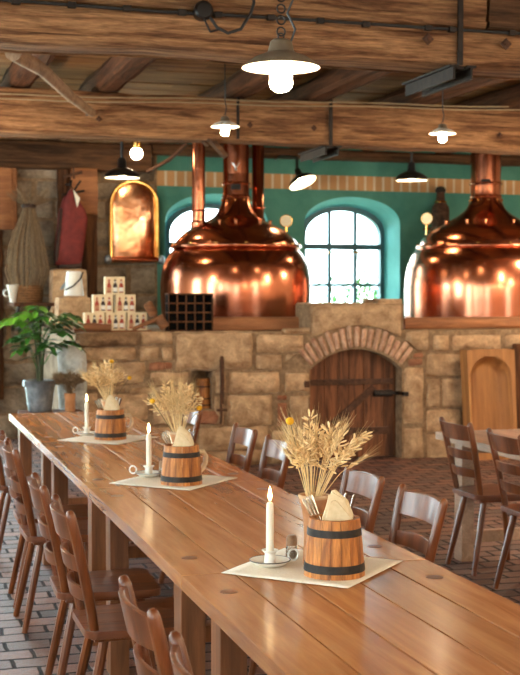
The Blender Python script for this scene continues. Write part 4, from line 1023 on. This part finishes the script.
bagm([(57, 265), (82, 263), (82, 268), (58, 269)], 0.06, 'bag_bottom', 'leather')
m = MB(); m.tube([bp(66, 198)[:1]+(0,)+bp(66, 198)[1:], bp(70, 184)[:1]+(-0.02,)+bp(70, 184)[1:], bp(76, 196)[:1]+(0,)+bp(76, 196)[1:]], 0.012, 6); m.build('bag_strap', M['leather'], t)
m = MB(); f_ = [bp(72, 190), bp(79, 199), bp(76, 208)]; m.prism(f_, -0.085, -0.08); m.build('bag_flap', M['linen'], t, smooth=False)
m = MB(); q1, q2 = bp(62, 195), bp(84, 191); m.tube([(q1[0], -0.03, q1[1]), (q2[0], -0.03, q2[1])], 0.014, 6); q1, q2 = bp(66, 202), bp(80, 181); m.tube([(q1[0], -0.04, q1[1]), (q2[0], -0.04, q2[1])], 0.012, 6); m.build('carrying_iron', M['iron'], t)
q0 = at(70, 184, Y=13.58); m = MB()
m.tube([(q0.x, YB-0.01, q0.z+0.03), (q0.x, 13.56, q0.z-0.012), (q0.x, 13.50, q0.z+0.03)], 0.014, 6); o = m.build('wall_hook', M['iron'])
tag(o, 'black iron hook on the timber post carrying the red bag', 'hook')
m = MB(); a, b = at(64, 177, Y=13.55), at(82, 172, Y=13.55); m.tube([a, b], [0.016, 0.02], 8); m.tube([at(73, 167, Y=13.55), at(74, 179, Y=13.55)], 0.014, 6); m.tube([at(76, 174, Y=13.55), at(76, 174, Y=13.88)], 0.012, 6)
tag(m.build('iron_tap', M['rust']), 'old rusty tap hung above the red bag', 'tap')
# shelf with sheaf, basket and cup
z = at(30, 302.5, Y=13.6).z; xa, xb = at(10, 300, Y=13.6).x, at(51, 300, Y=13.6).x
t = thing('wall_shelf', 'dark shelf on the left wall carrying the straw sheaf', 'shelf', (0, 0, z))
MB().span(xa, xb, 13.2, YB-0.002, -0.035, 0).build('shelf_board', M['post'], t, bevel=0.004)
for x in (xa+0.06, xb-0.06): MB().tube([(x, 13.28, -0.035), (x, 13.97, -0.3)], 0.018, 6).build('shelf_brace', M['iron'], t)
sx = at(27, 300, Y=13.5).x
t = thing('straw_sheaf', 'tall tied sheaf of dull straw standing in a basket on the left wall shelf', 'sheaf', (sx, 13.55, z+0.003))
m = MB(); r = random.Random(4); hb = at(25, 206, Y=13.5).z-z
for i in range(70):
    a = r.uniform(0, 2*PI); q = math.sqrt(r.uniform(0.1, 1)); R1 = 0.145*q; R2 = 0.25*q
    m.tube([(R1*0.9*math.cos(a), R1*0.9*math.sin(a), 0.02), (R2*math.cos(a), R2*math.sin(a)*0.9, hb*0.33), (R2*0.8*math.cos(a), R2*0.8*math.sin(a), hb*0.6), (0.06*q*math.cos(a)+0.03, 0.06*q*math.sin(a), hb), (0.03+0.24*q*math.cos(a+.3), 0.12*q*math.sin(a+.3), hb+r.uniform(0.06, 0.2))], [0.006, 0.006, 0.005, 0.004, 0.003], 4)
o = m.build('straw', M['straw_dull'], t, normals=False); o['kind'] = 'stuff'
MB().torus((0.03, 0, hb), 0.058, 0.022, 20, 8).build('tie_band', M['leather'], t)
b = thing('wicker_basket', 'round wicker basket holding the foot of the straw sheaf', 'basket', (sx, 13.55, z+0.001))
m = MB()
for i in range(7): m.torus((0, 0, 0.012+i*0.026), 0.155+0.012*math.sin(i*0.5), 0.014, 36, 6)
m.lathe([(0, 0.002), (0.15, 0.002), (0.155, 0.17), (0.15, 0.17), (0.145, 0.012), (0, 0.012)], 32); m.build('basket_weave', M['wicker'], b)
p = at(12.5, 300, Y=13.45); t = thing('enamel_cup', 'small white cup on the shelf left of the basket', 'cup', (p.x, 13.42, z))
MB().lathe([(0, 0.002), (0.03, 0.002), (0.034, 0.04), (0.05, 0.13), (0.07, 0.19), (0.066, 0.19), (0.046, 0.13), (0.028, 0.012), (0, 0.012)], 24).build('cup_body', M['white'], t)
MB().torus((-0.06, 0, 0.10), 0.035, 0.008, 16, 6, RX(PI/2)).build('cup_handle', M['white'], t)
# stone blocks and enamel jug behind the cartons
for i, (x0, y0, x1, y1, Y, lb) in enumerate([(58, 297, 92, 330, 12.55, 'lower rough stone block left of the carton pyramid'), (52, 269, 88, 299, 13.2, 'upper rough stone block below the red bag, behind the enamel jug')]):
    a, b = at(x0, y1, Y=Y), at(x1, y0, Y=Y); z0 = PLAT
    m = MB(); W_, H_ = b.x-a.x, b.z-z0
    D_ = 0.3
    def mk(m=m, W_=W_, H_=H_, D_=D_, i=i):
        N = 9
        def face(f): m.grid(f, N, N)
        def P(x, y, zq):
            v = Vector((x, y, zq)); c_ = Vector((W_/2, D_/2, H_/2)); w_ = v-c_
            e = [abs(w_.x)/(W_/2), abs(w_.y)/(D_/2), abs(w_.z)/(H_/2)]; e.sort()
            k_ = 1-0.05*max(0, e[1]-0.6)/0.4-0.03*max(0, e[0]-0.6)/0.4
            g = 0.014*nz(x*6, y*6+zq*2, zq*6, i)
            r_ = c_+w_*k_*(1+g); return Vector((r_.x, r_.y, max(r_.z, 0)))
        face(lambda u, v: P(W_*u, 0, H_*v)); face(lambda u, v: P(W_*(1-u), D_, H_*v)); face(lambda u, v: P(0, D_*(1-u), H_*v)); face(lambda u, v: P(W_, D_*u, H_*v)); face(lambda u, v: P(W_*u, D_*v, H_)); face(lambda u, v: P(W_*u, D_*(1-v), 0))
    mk(); o = m.build('stone_block', M['stone'], None, normals=True, ang=50); o.location = (max(a.x, LX+0.01), Y, z0+0.002); tag(o, lb, 'stone', 'stone blocks on the ledge'); 
zb = at(70, 297, Y=12.55).z; p = at(74, 298, Y=12.7)
t = thing('enamel_jug', 'white enamel jug with dark bail handle on the lower stone block', 'jug', (p.x, 12.71, zb+0.012))
MB().lathe([(0, 0), (0.098, 0), (0.10, 0.006), (0.085, 0.14), (0.072, 0.245), (0.066, 0.245), (0.08, 0.14), (0.092, 0.012), (0, 0.012)], 32).build('jug_body', M['white'], t)
MB().tube([(-0.09, -0.06, 0.06), (-0.02, -0.13, 0.10), (0.05, -0.12, 0.17), (0.085, -0.05, 0.235)], 0.008, 6).build('bail_handle', M['iron'], t)
MB().tube([(-0.07, 0, 0.13), (-0.11, 0, 0.09), (-0.13, 0, 0.06)], [0.02, 0.016, 0.012], 8).build('spout', M['zinc'], t)
# gift cartons, stacked three-two-one
def make_carton(label, loc, wd, hg, group):
    t = thing('bottle_carton', label, 'carton', loc, -0.06, group)
    m = MB(); m.span(-wd/2, wd/2, 0, 0.14, 0, hg); m.build('carton_box', M['card'], t, bevel=0.003)
    for i, (x, mt, lb) in enumerate(((-0.31, 'bottle_amber', 'label_tan'), (0.0, 'bottle_dark', 'label_white'), (0.31, 'bottle_amber', 'label_white'))):
        x *= wd; w2 = wd*0.105; b = MB()
        out = [(x-w2, hg*0.1), (x+w2, hg*0.1), (x+w2, hg*0.5), (x+w2*0.45, hg*0.66), (x+w2*0.4, hg*0.86), (x-w2*0.4, hg*0.86), (x-w2*0.45, hg*0.66), (x-w2, hg*0.5)]
        b.prism(out, -0.003, -0.0002); b.mi = 1; b.span(x-w2*0.95, x+w2*0.95, -0.0045, -0.0028, hg*0.17, hg*0.40); b.mi = 1; b.span(x-w2*0.36, x+w2*0.36, -0.0045, -0.0028, hg*0.66, hg*0.74)
        b.build('printed_bottle', [M[mt], M[lb]], t, smooth=False)
    return t
Yc = 11.62; hg = 0.166; ca = None; zst = PLAT+0.001
rows = [(322, [(84.3, 104.4, 'cream carton printed with three bottles, bottom left of the pyramid, behind the log'), (105.3, 126, 'cream carton printed with three bottles, bottom middle of the pyramid'), (127, 147.5, 'cream carton printed with three bottles, bottom right of the pyramid, behind the mallets')]),
        (303, [(92.6, 113.5, 'cream carton printed with three bottles, left one of the second tier'), (115.2, 136.5, 'cream carton printed with three bottles, right one of the second tier')]),
        (284, [(104.2, 126, 'cream carton printed with three bottles, single one on top of the pyramid')])]
base = at(110, 330.5, Y=Yc).z
if base > PLAT+0.01:
    tag(MB().span(at(82, 0, Y=Yc).x, at(150, 0, Y=Yc).x, Yc-0.03, Yc+0.2, PLAT, base).build('carton_board', M['kerb']), 'board under the carton pyramid', 'board'); zst = base+0.0005
for k, (yy, row) in enumerate(rows):
    for (x0, x1, lb) in row:
        q0, q1 = at(x0, yy, Y=Yc), at(x1, yy, Y=Yc); wd = (q1.x-q0.x)-0.004; lc = ((q0.x+q1.x)/2, Yc, zst+k*(hg+0.0006))
        if ca is None: ca = make_carton(lb, lc, wd, hg, 'bottle cartons in a pyramid')
        else: dup(ca, lc, -0.06, lb)
# log, mallets, bottle crate on the ledge
a, b = at(74, 327, Y=11.42), at(111, 329.5, Y=11.42)
m = MB(); m.tube([(a.x, 11.44, PLAT+0.046), ((a.x+b.x)/2, 11.43, PLAT+0.048), (b.x, 11.42, PLAT+0.04)], [0.038, 0.042, 0.034], 12); tag(m.build('split_log', M['log']), 'brown split log lying before the carton pyramid', 'log')
def mallet(label, p0, p1, r0, headc, hl, hr, hd):
    t = thing('wooden_mallet', label, 'mallet', p0, 0, 'mallets on the ledge')
    MB().tube([Vector((0, 0, 0)), Vector(p1)-Vector(p0)], [r0*0.85, r0], 10).build('mallet_handle', M['log'], t)
    h = MB(); c_ = Vector(headc)-Vector(p0); hd = Vector(hd).normalized(); h.tube([c_-hd*hl/2, c_-hd*hl*0.4, c_+hd*hl*0.4, c_+hd*hl/2], [hr*0.9, hr, hr, hr*0.9], 12); h.build('mallet_head', M['log'], t); return t
p0 = at(133, 329, Y=11.36); p1 = at(159, 318, Y=11.42); p0.z = PLAT+0.03
mallet('wooden mallet with its handle slanting up in front of the cartons', p0, p1, 0.022, at(161.5, 322, Y=11.42), 0.12, 0.045, (0.5, 0, -0.75))
p0 = at(163.5, 329, Y=11.52); p0.z = PLAT+0.03; p1 = at(151, 309, Y=11.52)
mallet('wooden mallet standing tilted between the cartons and the dark crate', p0, p1, 0.02, at(150.5, 309, Y=11.52), 0.13, 0.045, (-0.45, 0, 0.8))
p0, p1 = at(168.5, 330, Y=11.42), at(212.5, 293.5, Y=11.42)
t = thing('bottle_crate', 'dark brown lattice bottle crate before the left kettle', 'crate', (p0.x, 11.42, PLAT+0.001))
W_, H_, D_ = p1.x-p0.x, p1.z-PLAT, 0.148; m = MB()
for i in range(6):
    x = W_*i/5
    for y in (0, D_): m.span(x-0.006 if i else 0, x+0.006, y-0.005, y+0.005, 0, H_)
for j in range(5):
    zq = 0.006+(H_-0.012)*j/4
    for y in (0, D_): m.span(0, W_, y-0.006, y+0.006, zq-0.007, zq+0.007)
    for i in range(6): x = W_*i/5; m.span(x-0.005, x+0.005, 0, D_, zq-0.005, zq+0.005)
m.build('lattice', M['post'], t, smooth=False)
m = MB(); m.span(0.004, W_-0.004, D_-0.012, D_-0.007, 0.008, H_-0.008); m.span(0.004, 0.008, 0.01, D_-0.012, 0.008, H_-0.008); m.span(W_-0.008, W_-0.004, 0.01, D_-0.012, 0.008, H_-0.008); m.span(0.004, W_-0.004, 0.01, D_-0.012, H_-0.012, H_-0.008)
m.build('crate_panels', M['matt_black'], t, smooth=False)
# plant in a zinc bucket on a bench, small vase beside it
YPL = 10.9; pb = at(40, 411.5, Y=YPL); bz = pb.z
t = thing('low_bench', 'low brown bench carrying the zinc bucket beyond the table end', 'bench', (0, YPL, 0))
xa, xb = at(20, 411, Y=YPL).x, at(82, 411, Y=YPL).x
MB().span(xa, xb, -0.17, 0.2, bz-0.045, bz-0.001).build('bench_top', M['post'], t, bevel=0.004)
for x in (xa+0.05, xb-0.05):
    for y in (-0.13, 0.16): MB().span(x-0.03, x+0.03, y-0.03, y+0.03, 0, bz-0.045).build('leg', M['post'], t, bevel=0.004)
t = thing('zinc_bucket', 'grey zinc bucket planted with a leafy green plant', 'bucket', (pb.x, YPL, bz))
MB().lathe([(0, 0.002), (0.098, 0.002), (0.10, 0.01), (0.115, 0.13), (0.134, 0.262), (0.138, 0.268), (0.134, 0.272), (0.128, 0.262), (0.11, 0.13), (0.095, 0.012), (0, 0.012)], 40).build('bucket_wall', M['zinc'], t)
for zr, rr in ((0.07, 0.1085), (0.2, 0.1265)): MB().torus((0, 0, zr), rr, 0.004, 40, 6).build('bucket_rib', M['zinc'], t)
for a in (0.2, PI+0.2): MB().box((0.14*math.cos(a), 0.14*math.sin(a), 0.245), (0.012, 0.05, 0.05), RZ(a)).build('bucket_lug', M['zinc'], t, bevel=0.004)
t = thing('leafy_plant', 'green pinnate-leaved plant growing from the zinc bucket', 'plant', (pb.x, YPL, bz+0.014)); t.scale = (0.86, 0.86, 1.07)
MB().lathe([(0, 0), (0.095, 0), (0.12, 0.2), (0.06, 0.215), (0, 0.22)], 28).build('soil', M['soil'], t)
def leaf(m, p, d, up, L, W):
    d = d.normalized(); s = d.cross(up).normalized(); u = s.cross(d)
    prof = [(0, 0.02), (0.2, 0.75), (0.45, 1.0), (0.7, 0.75), (0.9, 0.3), (1.0, 0.0)]; vs = []
    for (f, w) in prof:
        c_ = p+d*L*f-u*(L*0.22*f*f)
        vs += [c_-s*W*w/2+u*0.006*w, c_-u*0.004*w, c_+s*W*w/2+u*0.006*w]
    fs = []
    for i in range(len(prof)-1):
        for k_ in (0, 1): fs.append((i*3+k_, i*3+k_+1, i*3+4+k_, i*3+3+k_))
    m.add(vs, fs)
r = random.Random(12)
stemtop = []
for k_ in range(4):
    a = k_*1.6; e = Vector((0.05*math.cos(a), 0.05*math.sin(a), 0.52+0.07*k_)); MB().tube([(0.02*math.cos(a), 0.02*math.sin(a), 0.2), (0.03*math.cos(a), 0.03*math.sin(a), 0.38), e], [0.013, 0.011, 0.008], 6).build('plant_stem', M['stem'], t)
fr = [(-2.9, 0.42, 0.72, 0.75, 1), (-2.3, 0.40, 0.78, 0.8, 1), (-1.5, 0.34, 0.78, 0.85, 0), (2.6, 0.40, 0.70, 0.75, 1), (-0.5, 0.44, 0.76, 0.85, 0), (0.2, 0.46, 0.68, 0.7, 0), (-0.9, 0.42, 0.60, 0.6, 0), (-2.0, 0.36, 0.56, 0.6, 0), (3.1, 0.30, 0.52, 0.5, 0),
      (0.6, 0.40, 0.72, 0.8, 0), (1.6, 0.36, 0.74, 0.8, 0), (-0.15, 0.42, 0.46, 0.42, 0), (-1.3, 0.32, 0.46, 0.5, 0), (-2.6, 0.28, 0.42, 0.42, 0), (2.0, 0.34, 0.66, 0.7, 0), (-1.8, 0.30, 0.84, 0.95, 1)]
for (a, L, z1, z0, br) in fr:
    L *= 0.74; z1 += 0.03; d = Vector((math.cos(a), math.sin(a), 0)); s0 = Vector((0.04*math.cos(a), 0.04*math.sin(a), z1*0.75))
    m = MB(); pts = [s0, s0+d*L*0.35+Vector((0, 0, 0.14)), s0+d*L*0.7+Vector((0, 0, 0.19)), s0+d*L+Vector((0, 0, 0.15))]
    m.tube(pts, [0.005, 0.004, 0.003, 0.002], 5)
    side_ = d.cross(Vector((0, 0, 1)))
    for q in range(7):
        f = 0.22+0.78*q/6; i = min(2, int(f*3)); p_ = pts[i].lerp(pts[i+1], f*3-i) if f < 1 else pts[3]
        for sg in (-1, 1):
            leaf(m, p_, d*0.55+side_*sg*0.85+Vector((0, 0, r.uniform(-0.25, 0.2))), Vector((0, 0, 1)), r.uniform(0.11, 0.16)*(1-0.25*abs(f-0.55)), r.uniform(0.07, 0.09))
    leaf(m, pts[3], d+Vector((0, 0, -0.3)), Vector((0, 0, 1)), 0.13, 0.055)
    m.build('leaf_frond', M['leaf_bright'] if br else M['leaf'], t, normals=False)
q = at(70, 411, Y=YPL-0.06); t = thing('clay_pot', 'small clay pot of dried flowers on the bench beside the zinc bucket', 'pot', (q.x, YPL-0.06, bz))
MB().lathe([(0, 0.001), (0.04, 0.001), (0.046, 0.01), (0.043, 0.09), (0.05, 0.155), (0.046, 0.157), (0.037, 0.09), (0.036, 0.012), (0, 0.012)], 24).build('pot_body', M['clay'], t)
bouquet('dried_posy', 'dull brown dried flowers in the small clay pot beside the bucket', (q.x, YPL-0.06, bz-0.01), 77, None, 44, 0.15, 0.10, 0, 0, 'straw_dull', 0.03, 0.5).scale = (1.6, 1.6, 1.6)
# pale limewashed slab against the ledge corner
p0, p1 = at(60, 412, Y=11.05), at(86.5, 346, Y=11.05)
m = MB()
def slabf(u, v):
    x = p0.x+(p1.x-p0.x)*u; zq = p1.z*v; top = 1-0.25*max(0, abs(u-0.45)-0.3)**1*max(0, v-0.8)*5
    return (x+0.012*nz(x*5, zq*5, 3), 11.03+0.03*abs(2*u-1)**3-0.02*nz(x*8, zq*8, 1), zq*top)
NV = 16; m.grid(slabf, 8, NV)
def slabb(u, v):
    x, y, zq = slabf(1-u, v); return (x, 11.185, zq)
m.grid(slabb, 8, NV); n9 = 9
o1 = 0; o2 = n9*(NV+1)
fs = []
for j in range(NV):
    fs.append((j*n9, (j+1)*n9, o2+(j+1)*n9+8, o2+j*n9+8)); fs.append((j*n9+8, o2+j*n9, o2+(j+1)*n9, (j+1)*n9+8))
for i in range(8): fs.append((NV*n9+i, NV*n9+i+1, o2+NV*n9+7-i, o2+NV*n9+8-i)); fs.append((i, o2+8-i, o2+7-i, i+1))
for f in fs: m.f.append(f); m.m.append(0)
tag(m.build('limewashed_slab', M['pale_stone'], ang=60), 'pale limewashed stone slab standing at the ledge corner behind the plant', 'stone')

# ------------------------------------------------------------------ things at the stone wall
q = at(203, 408, Y=LEDGE+0.13); t = thing('wooden_stein', 'brown wooden stein standing in the dark niche of the stone wall', 'stein', (q.x, LEDGE+0.14, NZ0+0.001))
MB().lathe([(0, 0), (0.075, 0), (0.078, 0.01), (0.066, 0.16), (0.062, 0.25), (0.066, 0.255), (0.06, 0.275), (0, 0.28)], 24).build('stein_body', M['barrel'], t)
for zr, rr in ((0.03, 0.077), (0.09, 0.0735), (0.2, 0.066)): MB().torus((0, 0, zr), rr, 0.007, 28, 6).build('stein_hoop', M['leather'], t)
MB().tube([(0.06, -0.02, 0.22), (0.11, -0.04, 0.21), (0.12, -0.04, 0.12), (0.075, -0.02, 0.06)], 0.012, 8).build('handle', M['barrel'], t)
m = MB(); xq, zq = wz(221.5, 356, LEDGE-0.05); _, z0 = wz(221.5, 424, LEDGE-0.05)
t = thing('hinge_strap', 'rusty iron hinge strap hanging beside the wall niche', 'hinge', (xq, LEDGE-0.06, z0))
L = zq-z0; MB().tube([(0, 0, L*0.3), (0.004, 0, L*0.6), (0, 0, L*0.95), (0, 0, L)], [0.03, 0.032, 0.034, 0.02], 6, True, (1, 0.4)).build('strap', M['rust'], t)
MB().tube([(-0.008, 0, L*0.32), (-0.004, 0, L*0.12), (-0.01, 0, 0)], 0.014, 6).build('hanging_chain', M['rust'], t)
MB().span(-0.05, 0.05, -0.014, 0.014, L*0.19, L*0.22).build('cross_pin', M['rust'], t); MB().tube([(0, 0, L*0.85), (0, 0.07, L*0.85)], 0.012, 6).build('wall_pin', M['rust'], t)
# dough trough leaning on the wall
p0, p1 = at(461, 400, Y=11.08), at(512.5, 400, Y=11.08); W_ = (p1.x-p0.x)*0.92; H_ = at(487, 348, Y=11.1).z
t = thing('dough_trough', 'tall hollowed wooden dough trough leaning against the stone wall at right', 'trough', ((p0.x+p1.x)/2, 10.90, 0.0), rot=(-0.10, 0, 0))
m = MB(); NU, NV = 40, 60
def hol(x, zq):     # depth of the hollow
    hw = W_*0.42; zt = H_*0.93; zs = zt-hw; z0b = H_*0.10; zs2 = z0b+hw
    dz = zq-zs if zq > zs else (zq-zs2 if zq < zs2 else 0); rr = math.hypot(x+0.01, dz)/hw
    return 0.0 if rr >= 1 else 0.14*min(1, (1-rr)/0.35)**0.6
def fr_(u, v):
    x = (u-0.5)*W_*(0.96+0.04*v); zq = H_*v
    return (x, hol(x, zq), zq-0.05*abs(2*u-1)**6*(1 if v > 0.98 else 0)*0.3)
m.grid(fr_, NU, NV); m.grid(lambda u, v: ((0.5-u)*W_*(0.96+0.04*v), 0.155, H_*v), 1, 8)
m.grid(lambda u, v: (-0.5*W_*(0.96+0.04*v), 0.155*(1-u), H_*v), 1, 8); m.grid(lambda u, v: (0.5*W_*(0.96+0.04*v), 0.155*u, H_*v), 1, 8); m.grid(lambda u, v: ((u-0.5)*W_, 0.155*v, H_), 1, 1)
m.build('trough_body', M['trough'], t, normals=False, ang=50)
q = at(519, 400, Y=11.1)
tag(MB().box((0, 0, 0.55), (0.16, 0.04, 1.1)).build('dark_plank', M['post'], bevel=0.004), 'dark weathered plank leaning right of the dough trough', 'plank')
C.objects['dark_plank'].location = (q.x+0.03, 11.05, 0.005); C.objects['dark_plank'].rotation_euler = (-0.08, 0, 0)
# dark flask on a bracket shelf by the right kettle
p = at(442.5, 227, Y=13.75); t = thing('bracket_shelf', 'small dark bracket on the teal wall holding the old flask', 'shelf', (p.x, YB, p.z))
MB().span(-0.14, 0.14, -0.36, 0, -0.03, 0).build('shelf_board', M['post'], t, bevel=0.003); MB().tube([(0, -0.3, -0.03), (0, -0.01, -0.28)], 0.016, 6).build('shelf_brace', M['iron'], t)
t = thing('old_flask', 'dark tarnished metal flask with narrow neck on the teal wall bracket', 'flask', (p.x, YB-0.19, p.z+0.001))
MB().lathe([(0, 0), (0.10, 0), (0.105, 0.01), (0.105, 0.2), (0.10, 0.24), (0.075, 0.275), (0.058, 0.30), (0.05, 0.36), (0.05, 0.43), (0, 0.43)], 32).build('flask_body', M['rust'], t)
MB().lathe([(0.062, 0.415), (0.064, 0.44), (0.052, 0.47), (0.022, 0.485), (0, 0.487)], 24).build('flask_cap', M['iron'], t)
MB().torus((0, 0, 0.30), 0.064, 0.012, 28, 6).build('neck_ring', M['brass'], t)

# ------------------------------------------------------------------ outside the windows
struct(MB().span(X0-8, X1+8, YB+0.7, YB+26, -0.3, -0.2).build('ground_outside', M['gravel'], smooth=False))
r = random.Random(21)
def shrub(label, x, y, h, w, n, cat='shrub', trunk=False):
    t = thing('garden_tree' if trunk else 'garden_shrub', label, cat, (x, y, -0.2), 0, 'garden plants outside')
    m = MB()
    for i in range(n):
        a, b, q = r.uniform(0, 2*PI), math.acos(r.uniform(-1, 1)), r.uniform(0.3, 1)**0.5
        c_ = Vector((w*q*math.sin(b)*math.cos(a), w*q*math.sin(b)*math.sin(a), h*0.62+h*0.38*q*math.cos(b)))
        leaf(m, c_, Vector((r.gauss(0, 1), r.gauss(0, 1), r.gauss(0, .6))), Vector((0.1, 0, 1)), r.uniform(0.10, 0.2), 0.07)
    m.build('foliage', M['garden_leaf'], t, normals=False)
    s = MB(); s.tube([(0, 0, 0), (0.03, 0, h*0.4), (0, 0.05, h*0.8)], [0.07, 0.05, 0.02], 8)
    for k_ in range(4): a = k_*1.7; s.tube([(0.02, 0, h*0.4), (w*0.6*math.cos(a), w*0.6*math.sin(a), h*0.75)], [0.03, 0.012], 6)
    s.build('stem', M['bark'], t)
for i, (px, Y, h, w, n, lb) in enumerate([(322, 19.5, 1.75, 0.55, 420, 'green shrub seen through the left panes of the bright window'), (368, 20.5, 2.15, 0.5, 420, 'green shrub seen through the right panes of the bright window'), (345, 24.0, 2.4, 0.8, 420, 'farther green shrub behind the middle panes of the bright window'), (200, 20, 2.3, 0.8, 300, 'green shrub outside the window behind the left kettle')]):
    shrub(lb, at(px, 300, Y=Y).x, Y, h, w, n)

# ------------------------------------------------------------------ daylight, camera, view
w = bpy.data.worlds.new('World'); bpy.context.scene.world = w; w.use_nodes = True
bg = w.node_tree.nodes['Background']; bg.inputs['Color'].default_value = (0.80, 0.93, 1.0, 1); bg.inputs['Strength'].default_value = SKY
cd = bpy.data.cameras.new('camera'); cam = bpy.data.objects.new('camera', cd); C.objects.link(cam)
cd.sensor_width = 36; cd.sensor_fit = 'AUTO'; cd.lens = FPX/675*36; cd.clip_start = 0.05
cam.matrix_world = Matrix.Translation(CAM) @ Matrix((RGT, UPV, -FWD)).transposed().to_4x4()
cd.dof.use_dof = True; cd.dof.focus_distance = 4.0; cd.dof.aperture_fstop = 7.0
sc = bpy.context.scene; sc.camera = cam
sc.view_settings.view_transform = 'Standard'; sc.view_settings.look = 'None'; sc.view_settings.gamma = 1; sc.view_settings.use_curve_mapping = False
sc.view_settings.exposure = EXPO
sc.cycles.use_denoising = True; sc.cycles.sample_clamp_indirect = 8.0; sc.cycles.caustics_reflective = False; sc.cycles.caustics_refractive = False
